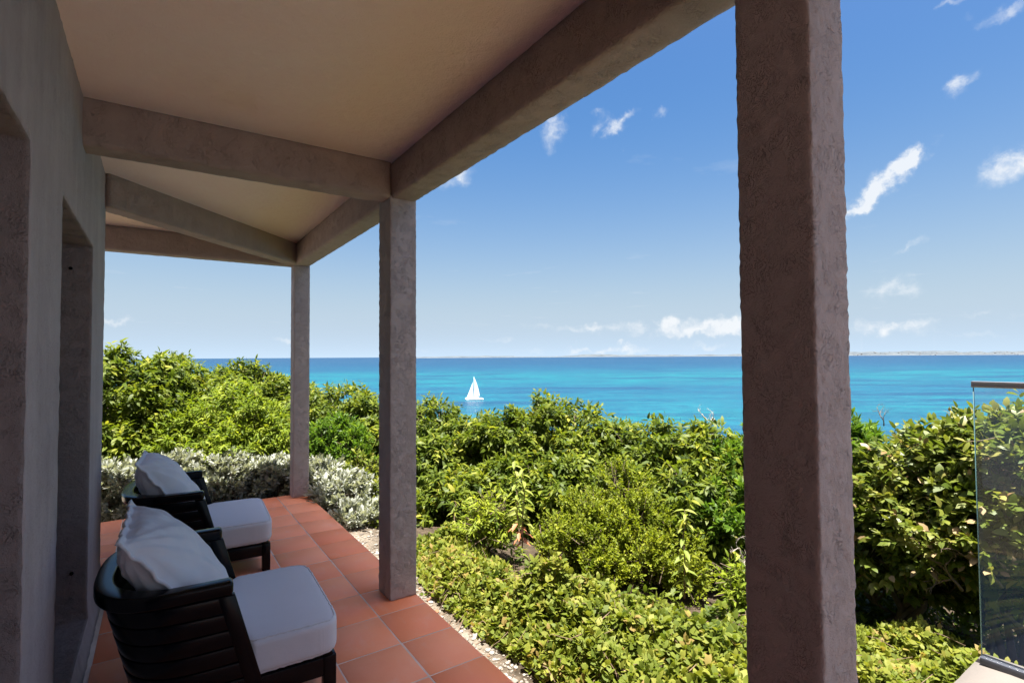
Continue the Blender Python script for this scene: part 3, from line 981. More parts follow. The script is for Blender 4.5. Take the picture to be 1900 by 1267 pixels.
# ------------------------------------------------------------------ glass balustrade and pale terrace slab
ZT = 0.10 * S
pb = onz(1823, 1228, ZT)
GX, GY = pb[0], pb[1]
bal = setp(empty('glass_balustrade', (GX, GY, ZT)), 'frameless glass balustrade with slim metal cap at the right edge', 'balustrade')
zt_ = S + ray(1808, 707)[2] / ray(1808, 707)[0] * GX
Lg = 3.2
pane = MB().box(-0.006, 0.006, -Lg, 0.0, 0.015, zt_ - ZT - 0.012).build('pane', M['glass'], bal)
MB().box(-0.0062, 0.0062, 0.0004, 0.0022, 0.015, zt_ - ZT - 0.012).build('pane_edge', M['glass_edge'], bal)
MB().box(-0.016, 0.016, -Lg, 0.006, zt_ - ZT - 0.026, zt_ - ZT).build('cap_rail', M['metal_cap'], bal, bevel=0.002)
MB().box(-0.022, 0.022, -Lg, 0.003, 0.0, 0.028).build('base_channel', M['dark_seal'], bal, bevel=0.002)
txs = np.concatenate([np.linspace(-6.0, XO + 0.35, 12), np.linspace(XO + 0.35, GX + 0.12, 30)[1:]])
tys = np.concatenate([np.linspace(-11.0, YN - 0.02, 12), np.linspace(YN - 0.02, GY + 0.04, 36)[1:]])
tzs = np.linspace(ZT - 0.6, ZT, 13)
tsol = np.ones((len(txs) - 1, len(tys) - 1, len(tzs) - 1), bool)
tsol[np.nonzero((txs[1:] + txs[:-1]) / 2 < XO + 0.35)[0][:, None], np.nonzero((tys[1:] + tys[:-1]) / 2 > YN - 0.02)[0][None, :], :] = False
terr = rough_solid('terrace', txs, tys, tzs, tsol, M['concrete'], None, 0.001, 20, 1)
setp(terr, kind='structure')

# ------------------------------------------------------------------ foliage tools
def template(kind):
    if kind == 'flat':      # 6 verts, droop only
        T = np.array([(0, 0, 0), (0.28, 0.9, 0.03), (0.28, -0.9, 0.03), (0.66, 0.8, 0.01), (0.66, -0.8, 0.01), (1, 0, -0.05)], float)
        return T, [(1, 2, 4, 3)], [(0, 2, 1), (3, 4, 5)]
    T = np.array([(0, 0, 0), (0.26, 0.86, 0.05), (0.30, 0, -0.03), (0.26, -0.86, 0.05), (0.64, 0.84, 0.04), (0.66, 0, -0.02), (0.64, -0.84, 0.04), (1, 0, -0.04)], float)
    return T, [(1, 2, 5, 4), (2, 3, 6, 5)], [(0, 2, 1), (0, 3, 2), (4, 5, 7), (5, 6, 7)]


def unit(A):
    return A / (np.linalg.norm(A, axis=-1, keepdims=True) + 1e-9)


def leaf_frames(Pb, D, r, droop):
    D = unit(D + np.array([0, 0, -1.0]) * droop[:, None])
    up = np.array([0, 0, 1.0]) + 0.45 * r.normal(size=D.shape)
    B = unit(np.cross(D, up))
    Nn = np.cross(B, D)
    return D, B, Nn


def leaves_mesh(name, Pb, D, B, Nn, L, W, tint, kind='flat', curl=0.18):
    T, tq, tt = template(kind)
    n, k = len(Pb), len(T)
    bend = -curl * T[:, 0] ** 2
    V = Pb[:, None] + (L[:, None] * T[None, :, 0])[..., None] * D[:, None] + (0.5 * W[:, None] * T[None, :, 1])[..., None] * B[:, None] \
        + (L[:, None] * (T[:, 2] + bend)[None])[..., None] * Nn[:, None]
    off = (np.arange(n) * k)[:, None, None]
    Q = (np.array(tq)[None] + off).reshape(-1, 4)
    Tr = (np.array(tt)[None] + off).reshape(-1, 3)
    attr = np.concatenate([np.repeat(tint, len(tq)), np.repeat(tint, len(tt))])
    return mesh_np(name, V.reshape(-1, 3), quads=Q, tris=Tr, smooth=True, attr=attr)


def sprig_leaves(tips, dirs, r, m, length, angle, droop, L, W, Ljit=0.25):
    """m leaves spirally set along the last stretch of every twig"""
    n = len(tips)
    ref = unit(r.normal(size=(n, 3)))
    A = unit(np.cross(dirs, ref)); B = np.cross(dirs, A)
    Pb, D, sz = [], [], []
    for j in range(m):
        t = j / max(1, m - 1)
        th = j * 2.399 + r.uniform(0, 0.6, n)
        rad = np.cos(th)[:, None] * A + np.sin(th)[:, None] * B
        an = angle * (1.15 - 0.75 * t) + r.normal(0, 0.18, n)
        D.append(dirs * np.cos(an)[:, None] + rad * np.sin(an)[:, None])
        Pb.append(tips - dirs * (length * (1 - t)))
        sz.append((0.8 + 0.35 * np.sin(math.pi * (0.25 + 0.6 * t))) * (1 + r.normal(0, Ljit, n)).clip(0.45, 1.6))
    Pb, D, sz = np.concatenate(Pb), np.concatenate(D), np.concatenate(sz)
    dr = droop * r.uniform(0.2, 1.6, len(Pb))
    D, Bv, Nn = leaf_frames(Pb, D, r, dr)
    return Pb, D, Bv, Nn, L * sz, W * sz


SPEC = {  # leaves per sprig, twig length, angle, droop, leaf length, leaf width, template, curl, clump size, sprigs per m2
    'broad': dict(m=9, length=0.11, angle=1.05, droop=0.55, L=0.070, W=0.026, kind='flat', curl=0.24, clump=0.17, dens=285),
    'feather': dict(m=12, length=0.15, angle=0.95, droop=0.45, L=0.064, W=0.018, kind='flat', curl=0.25, clump=0.15, dens=220),
    'silver': dict(m=11, length=0.065, angle=0.85, droop=-0.15, L=0.052, W=0.022, kind='flat', curl=0.05, clump=0.10, dens=350),
    'dense': dict(m=11, length=0.09, angle=0.9, droop=0.1, L=0.050, W=0.018, kind='flat', curl=0.1, clump=0.13, dens=330),
    'fine': dict(m=16, length=0.15, angle=1.1, droop=0.05, L=0.021, W=0.014, kind='flat', curl=0.05, clump=0.13, dens=330),
    'round': dict(m=8, length=0.10, angle=0.98, droop=0.28, L=0.054, W=0.030, kind='flat', curl=0.14, clump=0.14, dens=250),
}


def crown_points(lobes, sp, r, fill=0.35, zmin=-0.35, clump_k=1.0):
    tips, dirs, clumps = [], [], []
    for (c, rad) in lobes:
        c = np.asarray(c, float); rad = np.broadcast_to(np.asarray(rad, float), (3,))
        area = 4 * math.pi * float(np.mean(rad)) ** 2 * 0.75
        cs = sp['clump'] * clump_k * (0.6 + 0.4 * float(np.mean(rad)))
        nc = max(8, int(area / (cs * cs * 1.5)))
        u = unit(r.normal(size=(nc * 3, 3)))
        u = u[u[:, 2] > zmin][:nc]
        C = c + u * rad * (0.82 + 0.26 * r.random((len(u), 1)))
        clumps.append(C)
        ns = max(4, int(area * sp['dens'] / len(C)))
        for q in range(len(C)):
            e = unit(r.normal(size=(ns, 3)))
            e[:, 2] = np.where(e[:, 2] < -0.5, -e[:, 2], e[:, 2])
            k = cs * (0.75 + 0.5 * r.random()) * (0.45 + 0.6 * r.random((ns, 1)))
            tips.append(C[q] + e * k * np.array([1, 1, 0.85]))
            dirs.append(unit(e * 0.8 + u[q] * 0.9 + np.array([0, 0, 0.45]) + 0.35 * r.normal(size=(ns, 3))))
        nf = int(area * sp['dens'] * fill)
        e = unit(r.normal(size=(nf, 3)))
        tips.append(c + e * rad * (0.35 + 0.45 * r.random((nf, 1))))
        dirs.append(unit(e + 0.4 * r.normal(size=(nf, 3))))
    return np.concatenate(tips), np.concatenate(dirs), clumps


def stems_for(lobes, clumps, r, base, rad=0.04, wobble=0.05, every=2):
    mb = MB()
    for (c, R), C in zip(lobes, clumps):
        c = np.asarray(c, float)
        R = np.broadcast_to(np.asarray(R, float), (3,))
        b = np.asarray(base, float) + np.append(r.normal(0, rad * 1.2, 2), 0)
        hub = c - np.array([0, 0, 0.35 * R[2]])
        t = np.linspace(0, 1, 6)[:, None]
        path = b + (hub - b) * t + wobble * r.normal(size=(6, 3)) * np.sin(t * math.pi)
        path[:, :2] += (b[:2] - hub[:2]) * 0.18 * np.sin(t * math.pi)
        mb.tube(path, np.linspace(rad, rad * 0.55, 6), 7)
        for q in C[::every]:
            st = path[int(r.integers(3, 6))]
            mid = (st + q) / 2 + wobble * 0.6 * r.normal(size=3)
            mb.tube([st, (st + mid) / 2 + 0.02 * r.normal(size=3), mid, (mid + q) / 2 + 0.02 * r.normal(size=3), q], np.array([0.36, 0.28, 0.2, 0.13, 0.07]) * rad, 5)
    return mb


def plant(name, label, cat, species, lobes, seed, base=None, group=None, rad=0.035, fill=0.35, leafmat=None, singles=0, single_mat=None, crown='crown', stem='trunk', zmin=-0.35, dens=1.0, clump_k=1.0, scale=1.0, tshift=0.0):
    r = np.random.default_rng(seed)
    sp = dict(SPEC[species]); sp['dens'] *= dens
    lobes = [(np.asarray(c, float), R) for c, R in lobes]
    if base is None:
        m_ = np.mean([c for c, _ in lobes], axis=0)
        base = np.array([m_[0], m_[1], float(ground_z(m_[0], m_[1])) - 0.05])
    tips, dirs, clumps = crown_points(lobes, sp, r, fill, zmin, clump_k)
    ctr_ = np.mean([c for c, _ in lobes], axis=0)
    away = unit(np.append(ctr_[:2], 0.0))
    depth = (tips - ctr_) @ away / max(float(np.max(R)) for _, R in lobes)
    kp = (depth < 0.45) | (r.random(len(tips)) < 0.5)
    tips, dirs = tips[kp], dirs[kp]
    Pb, D, B, Nn, L, W = sprig_leaves(tips, dirs, r, sp['m'], sp['length'], sp['angle'], sp['droop'], sp['L'] * scale, sp['W'] * scale)
    n = len(tips)
    sprig_t = r.normal(0.5, 0.16, n)
    tint = np.tile(sprig_t, sp['m']) + r.normal(0, 0.10, len(Pb)) + 0.22 * (np.repeat(np.arange(sp['m']), n) / sp['m'] - 0.5) + tshift
    root = empty(name, tuple(base))
    setp(root, label, cat, group)
    off = np.asarray(base)
    keep = np.ones(len(Pb), bool)
    if singles:
        ctr = Pb + D * (L * 0.5)[:, None]
        cam_d = np.linalg.norm(ctr - np.array([0, 0, S]), axis=1)
        out = np.zeros(len(Pb))
        facing = np.abs(np.einsum('ij,ij->i', Nn, unit(np.array([0, 0, S]) - ctr)))
        best = np.full(len(Pb), 1e9)
        for c, R in lobes:
            best = np.minimum(best, np.linalg.norm((ctr - c) / np.broadcast_to(np.asarray(R, float), (3,)), axis=1))
        score = cam_d - 0.5 * facing - 0.9 * np.minimum(best, 1.2)
        pick = np.argsort(score)[:singles]
        keep[pick] = False
        T, tq, tt = template(sp['kind'])
        T = T.copy(); T[:, 2] += -sp['curl'] * T[:, 0] ** 2
        T[:, 1] *= 0.5
        me = [mesh_np('leaf', T, quads=tq, tris=tt, smooth=True, attr=np.full(len(tq) + len(tt), tv)) for tv in (0.3, 0.5, 0.68, 0.85)]
        for q in me: q.materials.append(single_mat)
        me.append(mesh_np('leaf', T, quads=tq, tris=tt, smooth=True)); me[4].materials.append(M['brown_leaf'])
        for i in pick:
            mi = 4 if r.random() < 0.13 else int(np.clip((tint[i] - 0.2) / 0.16, 0, 3))
            o = bpy.data.objects.new('leaf', me[mi])
            col.objects.link(o)
            o.parent = root
            o.matrix_basis = Matrix(((D[i, 0] * L[i], B[i, 0] * W[i], Nn[i, 0] * L[i], Pb[i, 0] - off[0]), (D[i, 1] * L[i], B[i, 1] * W[i], Nn[i, 1] * L[i], Pb[i, 1] - off[1]),
                                     (D[i, 2] * L[i], B[i, 2] * W[i], Nn[i, 2] * L[i], Pb[i, 2] - off[2]), (0, 0, 0, 1)))
    me = leaves_mesh(crown, Pb[keep] - off, D[keep], B[keep], Nn[keep], L[keep], W[keep], tint[keep], sp['kind'], sp['curl'])
    cr = link(crown, me, leafmat or LM[species], root)
    cr['kind'] = 'stuff'
    mb = stems_for(lobes, clumps, r, base, rad)
    mb.V = [v - off for v in mb.V]
    # fine twigs carrying a share of the sprigs
    pick = r.choice(n, min(n, 500), replace=False)
    for i in pick:
        a = tips[i] - off
        d = dirs[i]
        mb.tube([a - d * 0.22 + 0.02 * r.normal(size=3), a - d * 0.1, a], [0.0035, 0.0028, 0.0012], 3, cap=False)
    mb.build(stem, M['bark'], root, smooth=True)
    return root


def LB(px, py, d, r, zr=None):
    return (at(px, py, d), (r, r, zr if zr else r))


# ------------------------------------------------------------------ trees and bushes beyond the veranda
G_TREE = 'trees on the slope below the veranda'
plant('broadleaf_tree', 'large-leaved drooping tree at the far left beside the wall corner', 'tree', 'broad',
      [LB(215, 795, 8.0, 0.90), LB(330, 778, 8.5, 0.80), LB(240, 850, 7.4, 0.45)], 21, group=G_TREE, scale=1.1)
plant('broadleaf_tree', 'tree crown behind the feathery light green bush, left of the corner post', 'tree', 'broad',
      [LB(440, 772, 9.2, 0.82), LB(525, 795, 9.0, 0.74)], 22, group=G_TREE)
plant('broadleaf_tree', 'drooping yellow-green tree between the corner post and the middle post', 'tree', 'broad',
      [LB(628, 800, 8.2, 0.66), LB(695, 815, 7.8, 0.62), LB(720, 850, 7.0, 0.45)], 23, group=G_TREE)
plant('feathery_bush', 'feathery light green bush with narrow arching leaves behind the silver hedge', 'bush', 'feather',
      [LB(425, 805, 7.4, 0.62), LB(345, 835, 7.2, 0.42), LB(495, 830, 7.1, 0.42), LB(420, 860, 6.9, 0.40)], 24, crown='foliage', stem='stem', rad=0.02)
plant('dense_bush', 'dense dark green bush just right of the corner post', 'bush', 'dense',
      [LB(612, 832, 6.9, 0.40), LB(650, 845, 6.7, 0.30)], 25, crown='foliage', stem='stem', rad=0.02)
plant('broadleaf_tree', 'tree with a small peaked top right of the middle post, below the sailboat', 'tree', 'broad',
      [LB(800, 800, 6.9, 0.40), LB(870, 862, 6.6, 0.60), LB(800, 900, 6.0, 0.50), LB(860, 955, 5.4, 0.45)], 26, group=G_TREE)
plant('broadleaf_tree', 'biggest rounded tree in the middle, rising against the turquoise water', 'tree', 'broad',
      [LB(1030, 852, 6.3, 0.72), LB(950, 865, 6.1, 0.62), LB(1115, 882, 6.1, 0.62), LB(960, 940, 5.4, 0.5), LB(1060, 950, 5.3, 0.5)], 27, group=G_TREE)
plant('broadleaf_tree', 'tree left of the near post with dead twigs sticking out of its top', 'tree', 'broad',
      [LB(1222, 892, 5.7, 0.60), LB(1300, 905, 5.6, 0.58), LB(1180, 960, 5.1, 0.45), LB(1290, 970, 5.0, 0.5)], 28, group=G_TREE)
plant('broadleaf_tree', 'tree mostly hidden behind the large near post', 'tree', 'dense',
      [LB(1370, 920, 5.5, 0.50), LB(1470, 900, 5.8, 0.62), LB(1555, 880, 5.4, 0.48), LB(1370, 990, 4.9, 0.42)], 29, group=G_TREE, rad=0.03, scale=1.2)
plant('fine_leaved_bush', 'wispy bush of tiny yellow-green leaves in front of the middle trees', 'bush', 'fine',
      [LB(1155, 915, 4.9, 0.30), LB(1085, 960, 4.6, 0.26), LB(1190, 975, 4.6, 0.32), LB(1110, 1010, 4.4, 0.30), LB(1040, 1005, 4.35, 0.22), LB(1190, 1040, 4.3, 0.28), LB(1250, 1020, 4.5, 0.26), LB(1110, 1060, 4.2, 0.22), LB(1270, 1070, 4.3, 0.20)], 30, crown='foliage', stem='stem', rad=0.010, fill=0.12, dens=0.62, clump_k=0.8)
plant('light_shrub', 'small bright narrow-leaved shrub at the back edge of the ground cover', 'bush', 'feather',
      [LB(905, 955, 4.3, 0.17), LB(890, 985, 4.2, 0.15), LB(930, 980, 4.25, 0.15)], 31, crown='foliage', stem='stem', rad=0.008, scale=0.8, tshift=0.2)
plant('light_shrub', 'pale willowy shrub at the left edge of the near post by the bare branch', 'bush', 'feather',
      [LB(1370, 1075, 3.7, 0.14), LB(1385, 1110, 3.6, 0.16)], 32, crown='foliage', stem='stem', rad=0.008, scale=0.8, fill=0.1)
plant('yellow_green_shrub', 'leafy yellow-green shrub beside the middle post, right of the silver hedge', 'bush', 'round',
      [LB(675, 890, 6.1, 0.26), LB(700, 935, 5.8, 0.26), LB(705, 985, 5.4, 0.24), LB(725, 1010, 5.0, 0.22)], 33, crown='foliage', stem='stem', rad=0.01, leafmat=LM['ground'], scale=0.8)
SH = dict(crown='foliage', stem='stem', rad=0.024, zmin=-0.8, fill=0.5, singles=280, single_mat=M['olive_leaf'])
plant('round_leaved_shrub', 'broad-leaved shrub with withered leaves between the near post and the glass', 'bush', 'round',
      [LB(1630, 905, 5.0, 0.42), LB(1725, 905, 4.7, 0.42), LB(1635, 975, 4.6, 0.40), LB(1740, 985, 4.4, 0.36), LB(1690, 1010, 4.8, 0.42), LB(1600, 1010, 4.9, 0.36)], 34, group='round-leaved shrubs at the right', **SH)
plant('round_leaved_shrub', 'glossy broad-leaved shrub seen through the glass balustrade', 'bush', 'round',
      [LB(1840, 905, 4.6, 0.46), LB(1930, 910, 4.4, 0.48), LB(1860, 985, 4.3, 0.36), LB(1790, 1010, 4.9, 0.45), LB(1900, 1030, 4.6, 0.4)], 35, group='round-leaved shrubs at the right', **SH)

# silver hedge along the far edge and round the corner post
SIL = [((215, 925), 6.5, 0.36, 'silver-leaved bush beside the wall corner, left end of the hedge'),
       ((330, 905), 6.7, 0.36, 'silver-leaved bush behind the farther lounge chair'),
       ((420, 900), 6.55, 0.33, 'silver-leaved bush between the farther chair and the corner post'),
       ((510, 900), 6.45, 0.30, 'silver-leaved bush immediately left of the corner post'),
       ((600, 905), 6.3, 0.33, 'silver-leaved bush immediately right of the corner post'),
       ((640, 940), 5.8, 0.34, 'silver-leaved bush spilling over the floor edge right of the corner post'),
       ((668, 985), 5.15, 0.27, 'silver-leaved bush nearest the middle post, at the floor edge')]
for k, ((px, py), d, r_, lab) in enumerate(SIL):
    c = at(px, py, d)
    plant('silver_bush', lab, 'bush', 'silver', [(c, (r_ * 1.15, r_ * 0.9, r_ * 0.95)), (c + np.array([0.1, 0.05, -0.22]), (r_ * 1.1, r_ * 0.9, r_ * 0.8))], 50 + k,
          group='silver-leaved bushes of the low hedge', crown='foliage', stem='stem', rad=0.012, dens=0.8)

# ------------------------------------------------------------------ ground cover beside the tiles
def bed_shape():
    inner = [onz(780, 1075, -0.05), onz(890, 1165, -0.05), onz(1010, 1245, -0.05)]
    outer = [onz(p, q, -0.06) for p, q in ((772, 995), (880, 992), (960, 1040), (1060, 1095), (1200, 1125), (1385, 1148), (1590, 1060), (1750, 1095), (1890, 1150))]
    poly = [(p[0], p[1]) for p in inner] + [(1.66, 1.2), (1.68, GY + 0.06), (GX + 0.1, GY + 0.08), (GX + 0.25, -0.3), (4.6, -0.3)] + [(p[0], p[1]) for p in outer[::-1]]
    return np.array(poly)


def inside(P, poly):
    x, y = P.T
    r_ = np.zeros(len(P), bool)
    j = len(poly) - 1
    for i in range(len(poly)):
        xi, yi = poly[i]; xj, yj = poly[j]
        c = ((yi > y) != (yj > y)) & (x < (xj - xi) * (y - yi) / (yj - yi + 1e-12) + xi)
        r_ ^= c
        j = i
    return r_


def edge_dist(P, poly):
    d = np.full(len(P), 1e9)
    for i in range(len(poly)):
        a, b = poly[i - 1], poly[i]
        ab = b - a
        t = np.clip(((P - a) @ ab) / (ab @ ab + 1e-12), 0, 1)
        d = np.minimum(d, np.linalg.norm(P - (a + t[:, None] * ab), axis=1))
    return d


def ground_cover():
    r = np.random.default_rng(77)
    poly = bed_shape()
    lo, hi = poly.min(0), poly.max(0)
    N_ = 13000
    P = lo + (hi - lo) * r.random((N_ * 3, 2))
    P = P[inside(P, poly)][:N_]
    n = len(P)
    e = edge_dist(P, poly)
    P3 = np.column_stack([P, np.zeros(n)])
    gz = ground_z(P[:, 0], P[:, 1])
    H_ = 0.33 * np.clip(e / 0.28, 0.12, 1) ** 0.7 * (0.88 + 0.8 * vnoise(P3, 2.6) + 0.55 * vnoise(P3, 6.5))
    lev = 1 - 0.75 * r.random(n) ** 1.6
    tips = np.column_stack([P, gz + H_ * lev])
    g = np.column_stack([vnoise(P3 + 5, 5.0), vnoise(P3 + 9, 5.0)]) * 1.2
    dirs = unit(np.column_stack([g + 0.5 * r.normal(size=(n, 2)), np.full(n, 0.9)]))
    Pb, D, B, Nn, L, W = sprig_leaves(tips, dirs, r, 7, 0.045, 1.15, 0.12, 0.034, 0.0215)
    tint = np.tile(r.normal(0.5, 0.17, n) + 0.5 * vnoise(P3, 1.7), 7) + r.normal(0, 0.09, n * 7) + 0.3 * (np.repeat(np.arange(7), n) / 7 - 0.5)
    gc = link('ground_cover', leaves_mesh('ground_cover', Pb, D, B, Nn, L, W, tint, 'flat', 0.12), LM['ground'])
    setp(gc, 'bright yellow-green ground cover spreading beside the tiled floor', 'ground cover', kind='stuff')
    mb = MB()
    for i in r.choice(n, 2600, replace=False):
        b = np.array([P[i, 0] + r.normal(0, 0.05), P[i, 1] + r.normal(0, 0.05), gz[i]])
        t = tips[i]
        mid = (b + t) / 2 + 0.03 * r.normal(size=3)
        mb.tube([b, mid, t], [0.0028, 0.0022, 0.0013], 3, cap=False)
    for i in r.choice(n, 800, replace=False):          # dry twigs lying through the mass
        a = tips[i] + np.array([0, 0, -0.02]); d = unit(np.array([r.normal(), r.normal(), 0.25 * r.normal()]))
        l_ = r.uniform(0.08, 0.22)
        mb.tube([a, a + d * l_ * 0.5 + 0.012 * r.normal(size=3), a + d * l_], [0.0026, 0.002, 0.0012], 3, cap=False)
    st = mb.build('stems', M['stem'], gc, smooth=True)
    st['kind'] = 'stuff'


ground_cover()

def undergrowth():
    """low scrub filling the shaded ground under and between the trees"""
    r = np.random.default_rng(123)
    n = 3800
    az = np.radians(r.uniform(-14, 88, n)); d = np.sqrt(r.uniform(3.6 ** 2, 11 ** 2, n))
    az[:1100] = np.radians(r.uniform(60, 86, 1100)); d[:1100] = r.uniform(3.9, 5.6, 1100)   # thicker under the shrubs at the right
    P = np.column_stack([np.sin(az) * d, np.cos(az) * d])
    poly = bed_shape()
    u = np.maximum(P[:, 0] - 1.5, 0); v = np.maximum(P[:, 1] - 6.3, 0)
    ok = (np.hypot(u, v) > 0.75) & ~inside(P, poly) & ((P[:, 0] > 2.2) | (P[:, 1] > 6.9))
    P = P[ok]; d = d[ok]; n = len(P)
    P3 = np.column_stack([P, np.zeros(n)])
    tips = np.column_stack([P, ground_z(P[:, 0], P[:, 1]) + 0.03 + np.where(d < 4.8, 0.16, 0.5) * r.random(n) * (0.6 + vnoise(P3, 1.5))])
    dirs = unit(np.column_stack([0.7 * r.normal(size=(n, 2)), np.full(n, 0.8)]))
    Pb, D, B, Nn, L, W = sprig_leaves(tips, dirs, r, 8, 0.11, 1.05, 0.35, 0.065, 0.024)
    tint = np.tile(r.normal(0.4, 0.17, n), 8) + r.normal(0, 0.09, n * 8)
    o = link('undergrowth', leaves_mesh('undergrowth', Pb, D, B, Nn, L, W, tint, 'flat', 0.15), LM['broad'])
    setp(o, 'dark leafy undergrowth on the slope beneath the trees', 'undergrowth', kind='stuff')


undergrowth()

# ------------------------------------------------------------------ gravel strip
def gravel():
    r = np.random.default_rng(91)
    shapes = []
    for k in range(6):
        th = np.linspace(0, 2 * math.pi, 7, endpoint=False)
        V = [(0, 0, -0.6)]
        for z, q in ((-0.35, 0.8), (0.15, 1.0), (0.45, 0.65)):
            for t in th:
                rr = q * (0.8 + 0.4 * r.random())
                V.append((math.cos(t) * rr, math.sin(t) * rr, z + 0.12 * r.normal()))
        V.append((0, 0, 0.6))
        F = [(0, 1 + (i + 1) % 7, 1 + i) for i in range(7)]
        for l_ in range(2):
            F += [(1 + l_ * 7 + i, 1 + l_ * 7 + (i + 1) % 7, 8 + l_ * 7 + (i + 1) % 7) for i in range(7)]
            F += [(1 + l_ * 7 + i, 8 + l_ * 7 + (i + 1) % 7, 8 + l_ * 7 + i) for i in range(7)]
        F += [(15 + i, 15 + (i + 1) % 7, 22) for i in range(7)]
        shapes.append((np.array(V), np.array(F)))
    n = 2600
    y = r.uniform(0.7, 5.6, n)
    x = XO + 0.012 + np.abs(r.normal(0, 0.17, n))
    z = ground_z(x, y)
    s = 0.0055 * np.exp(r.normal(0, 0.65, n)).clip(0.4, 4.2)
    Vs, Ts, at_ = [], [], []
    c = 0
    for i in range(n):
        V, F = shapes[i % 6]
        a = r.uniform(0, 6.28)
        R = np.array([[math.cos(a), -math.sin(a), 0], [math.sin(a), math.cos(a), 0], [0, 0, 1]])
        Vs.append((V * s[i] * np.array([1, r.uniform(0.6, 1), r.uniform(0.5, 0.9)])) @ R.T + np.array([x[i], y[i], z[i] + s[i] * 0.25]))
        Ts.append(F + c); c += len(V)
        at_.append(np.full(len(F), r.random()))
    m, nd = material('pale_gravel')
    tv = nd('ShaderNodeAttribute', attribute_name='tint').outputs['Fac']
    pos = nd('ShaderNodeNewGeometry').outputs['Position']
    cc = nd.ramp(tv, [(0.0, (0.13, 0.115, 0.098)), (0.35, (0.22, 0.195, 0.165)), (0.75, (0.31, 0.285, 0.25)), (0.93, (0.36, 0.34, 0.31)), (0.97, (0.24, 0.12, 0.07))])
    cc = nd.mixc(nd.math('MULTIPLY', nd.noise(pos, 150, 4.0, 0.7), 0.45), cc, (0.10, 0.08, 0.06))
    finish(nd, nd('ShaderNodeBsdfPrincipled', {'Base Color': cc, 'Roughness': 0.95, 'Specular IOR Level': 0.15}).outputs[0])
    o = link('gravel', mesh_np('gravel', np.concatenate(Vs), tris=np.concatenate(Ts), smooth=False, attr=np.concatenate(at_)), m)
    setp(o, 'pale limestone gravel strip along the edge of the tiled floor', 'gravel', kind='stuff')


gravel()

# ------------------------------------------------------------------ saplings with separate leaves
_T, _tq, _tt = template('fold')


def leaf_mesh_single(mat, tint, curl=0.25):
    T = _T.copy(); T[:, 2] += -curl * T[:, 0] ** 2; T[:, 1] *= 0.5
    me = mesh_np('leaf', T, quads=_tq, tris=_tt, smooth=True, attr=np.full(6, tint))
    me.materials.append(mat)
    return me


LEAF_G = [leaf_mesh_single(M['sap_leaf'], t) for t in (0.3, 0.5, 0.7)]
LEAF_R = leaf_mesh_single(M['red_leaf'], 0.5)


def sapling(label, px, py_top, py_bot, d, stems, nl, L, W, seed, red=0, droop=0.5, spread=0.12):
    r = np.random.default_rng(seed)
    top, bot = at(px, py_top, d), at(px, py_bot, d * 0.98)
    root = setp(empty('sapling', tuple(bot)), label, 'sapling', 'slender saplings behind the ground cover')
    for s in range(stems):
        off = np.array([r.normal(0, spread), r.normal(0, spread), 0]) * (stems > 1)
        t = np.linspace(0, 1, 7)[:, None]
        path = (top - bot + off * 1.2) * t + off * 0.3 + 0.012 * r.normal(size=(7, 3)) * t
        MB().tube(path, np.linspace(0.006, 0.002, 7), 5).build('stem', M['stem'], root, smooth=True)
        for k in range(nl):
            f = 0.08 + 0.92 * (k // 2) / (nl / 2 - 1)
            p = np.array([np.interp(f, t[:, 0], path[:, a]) for a in range(3)])
            th = (k // 2) * 1.3 + (k % 2) * math.pi + r.normal(0, 0.25)
            dv = np.array([math.cos(th), math.sin(th), 0.25 - droop * r.uniform(0.4, 1.4)])
            dv = unit(dv)
            bv = unit(np.cross(dv, np.array([0, 0, 1.0]) + 0.3 * r.normal(size=3))); nv = np.cross(bv, dv)
            sc = (1.05 - 0.35 * abs(f - 0.5)) * r.uniform(0.75, 1.15)
            isred = f < 0.28 and k < red
            o = bpy.data.objects.new('leaf', LEAF_R if isred else LEAF_G[int(r.integers(0, 3))])
            col.objects.link(o); o.parent = root
            l_, w_ = L * sc, W * sc
            o.matrix_basis = Matrix(((dv[0] * l_, bv[0] * w_, nv[0] * l_, p[0]), (dv[1] * l_, bv[1] * w_, nv[1] * l_, p[1]), (dv[2] * l_, bv[2] * w_, nv[2] * l_, p[2]), (0, 0, 0, 1)))


sapling('twin-stemmed sapling with rusty red lower leaves in front of the big middle tree', 968, 858, 1012, 4.0, 2, 32, 0.088, 0.034, 5, red=12, spread=0.10)
sapling('single straight sapling with drooping leaves left of the bare branch', 1270, 945, 1110, 3.9, 1, 34, 0.092, 0.034, 6, droop=0.45)
sapling('short reddish withered sapling beside the middle post', 843, 925, 985, 4.5, 1, 10, 0.075, 0.028, 8, red=10, droop=0.8)

# ------------------------------------------------------------------ bare branches
def bare(name, label, start, direction, length, rad, seed, levels=4, spread=0.6, mat='dead'):
    r = np.random.default_rng(seed)
    mb = MB()

    def grow(p, d, l_, q, lev):
        pts = [p]
        dd = d
        for _ in range(4):
            dd = unit(dd + 0.22 * r.normal(size=3))
            pts.append(pts[-1] + dd * l_ / 4)
        mb.tube(pts, np.linspace(q, q * 0.6, 5), 5)
        if lev == 0: return
        for _ in range(2 if lev < levels else 3):
            k = int(r.integers(2, 5))
            grow(pts[k], unit(dd + spread * r.normal(size=3)), l_ * r.uniform(0.5, 0.8), q * 0.55, lev - 1)
    s = np.asarray(start, float)
    root_v = np.zeros(3)
    grow(root_v, unit(np.asarray(direction, float)), length, rad, levels)
    o = mb.build(name, M[mat], None, smooth=True)
    o.location = tuple(s)
    setp(o, label, 'branch', 'bare grey branches')
    return o


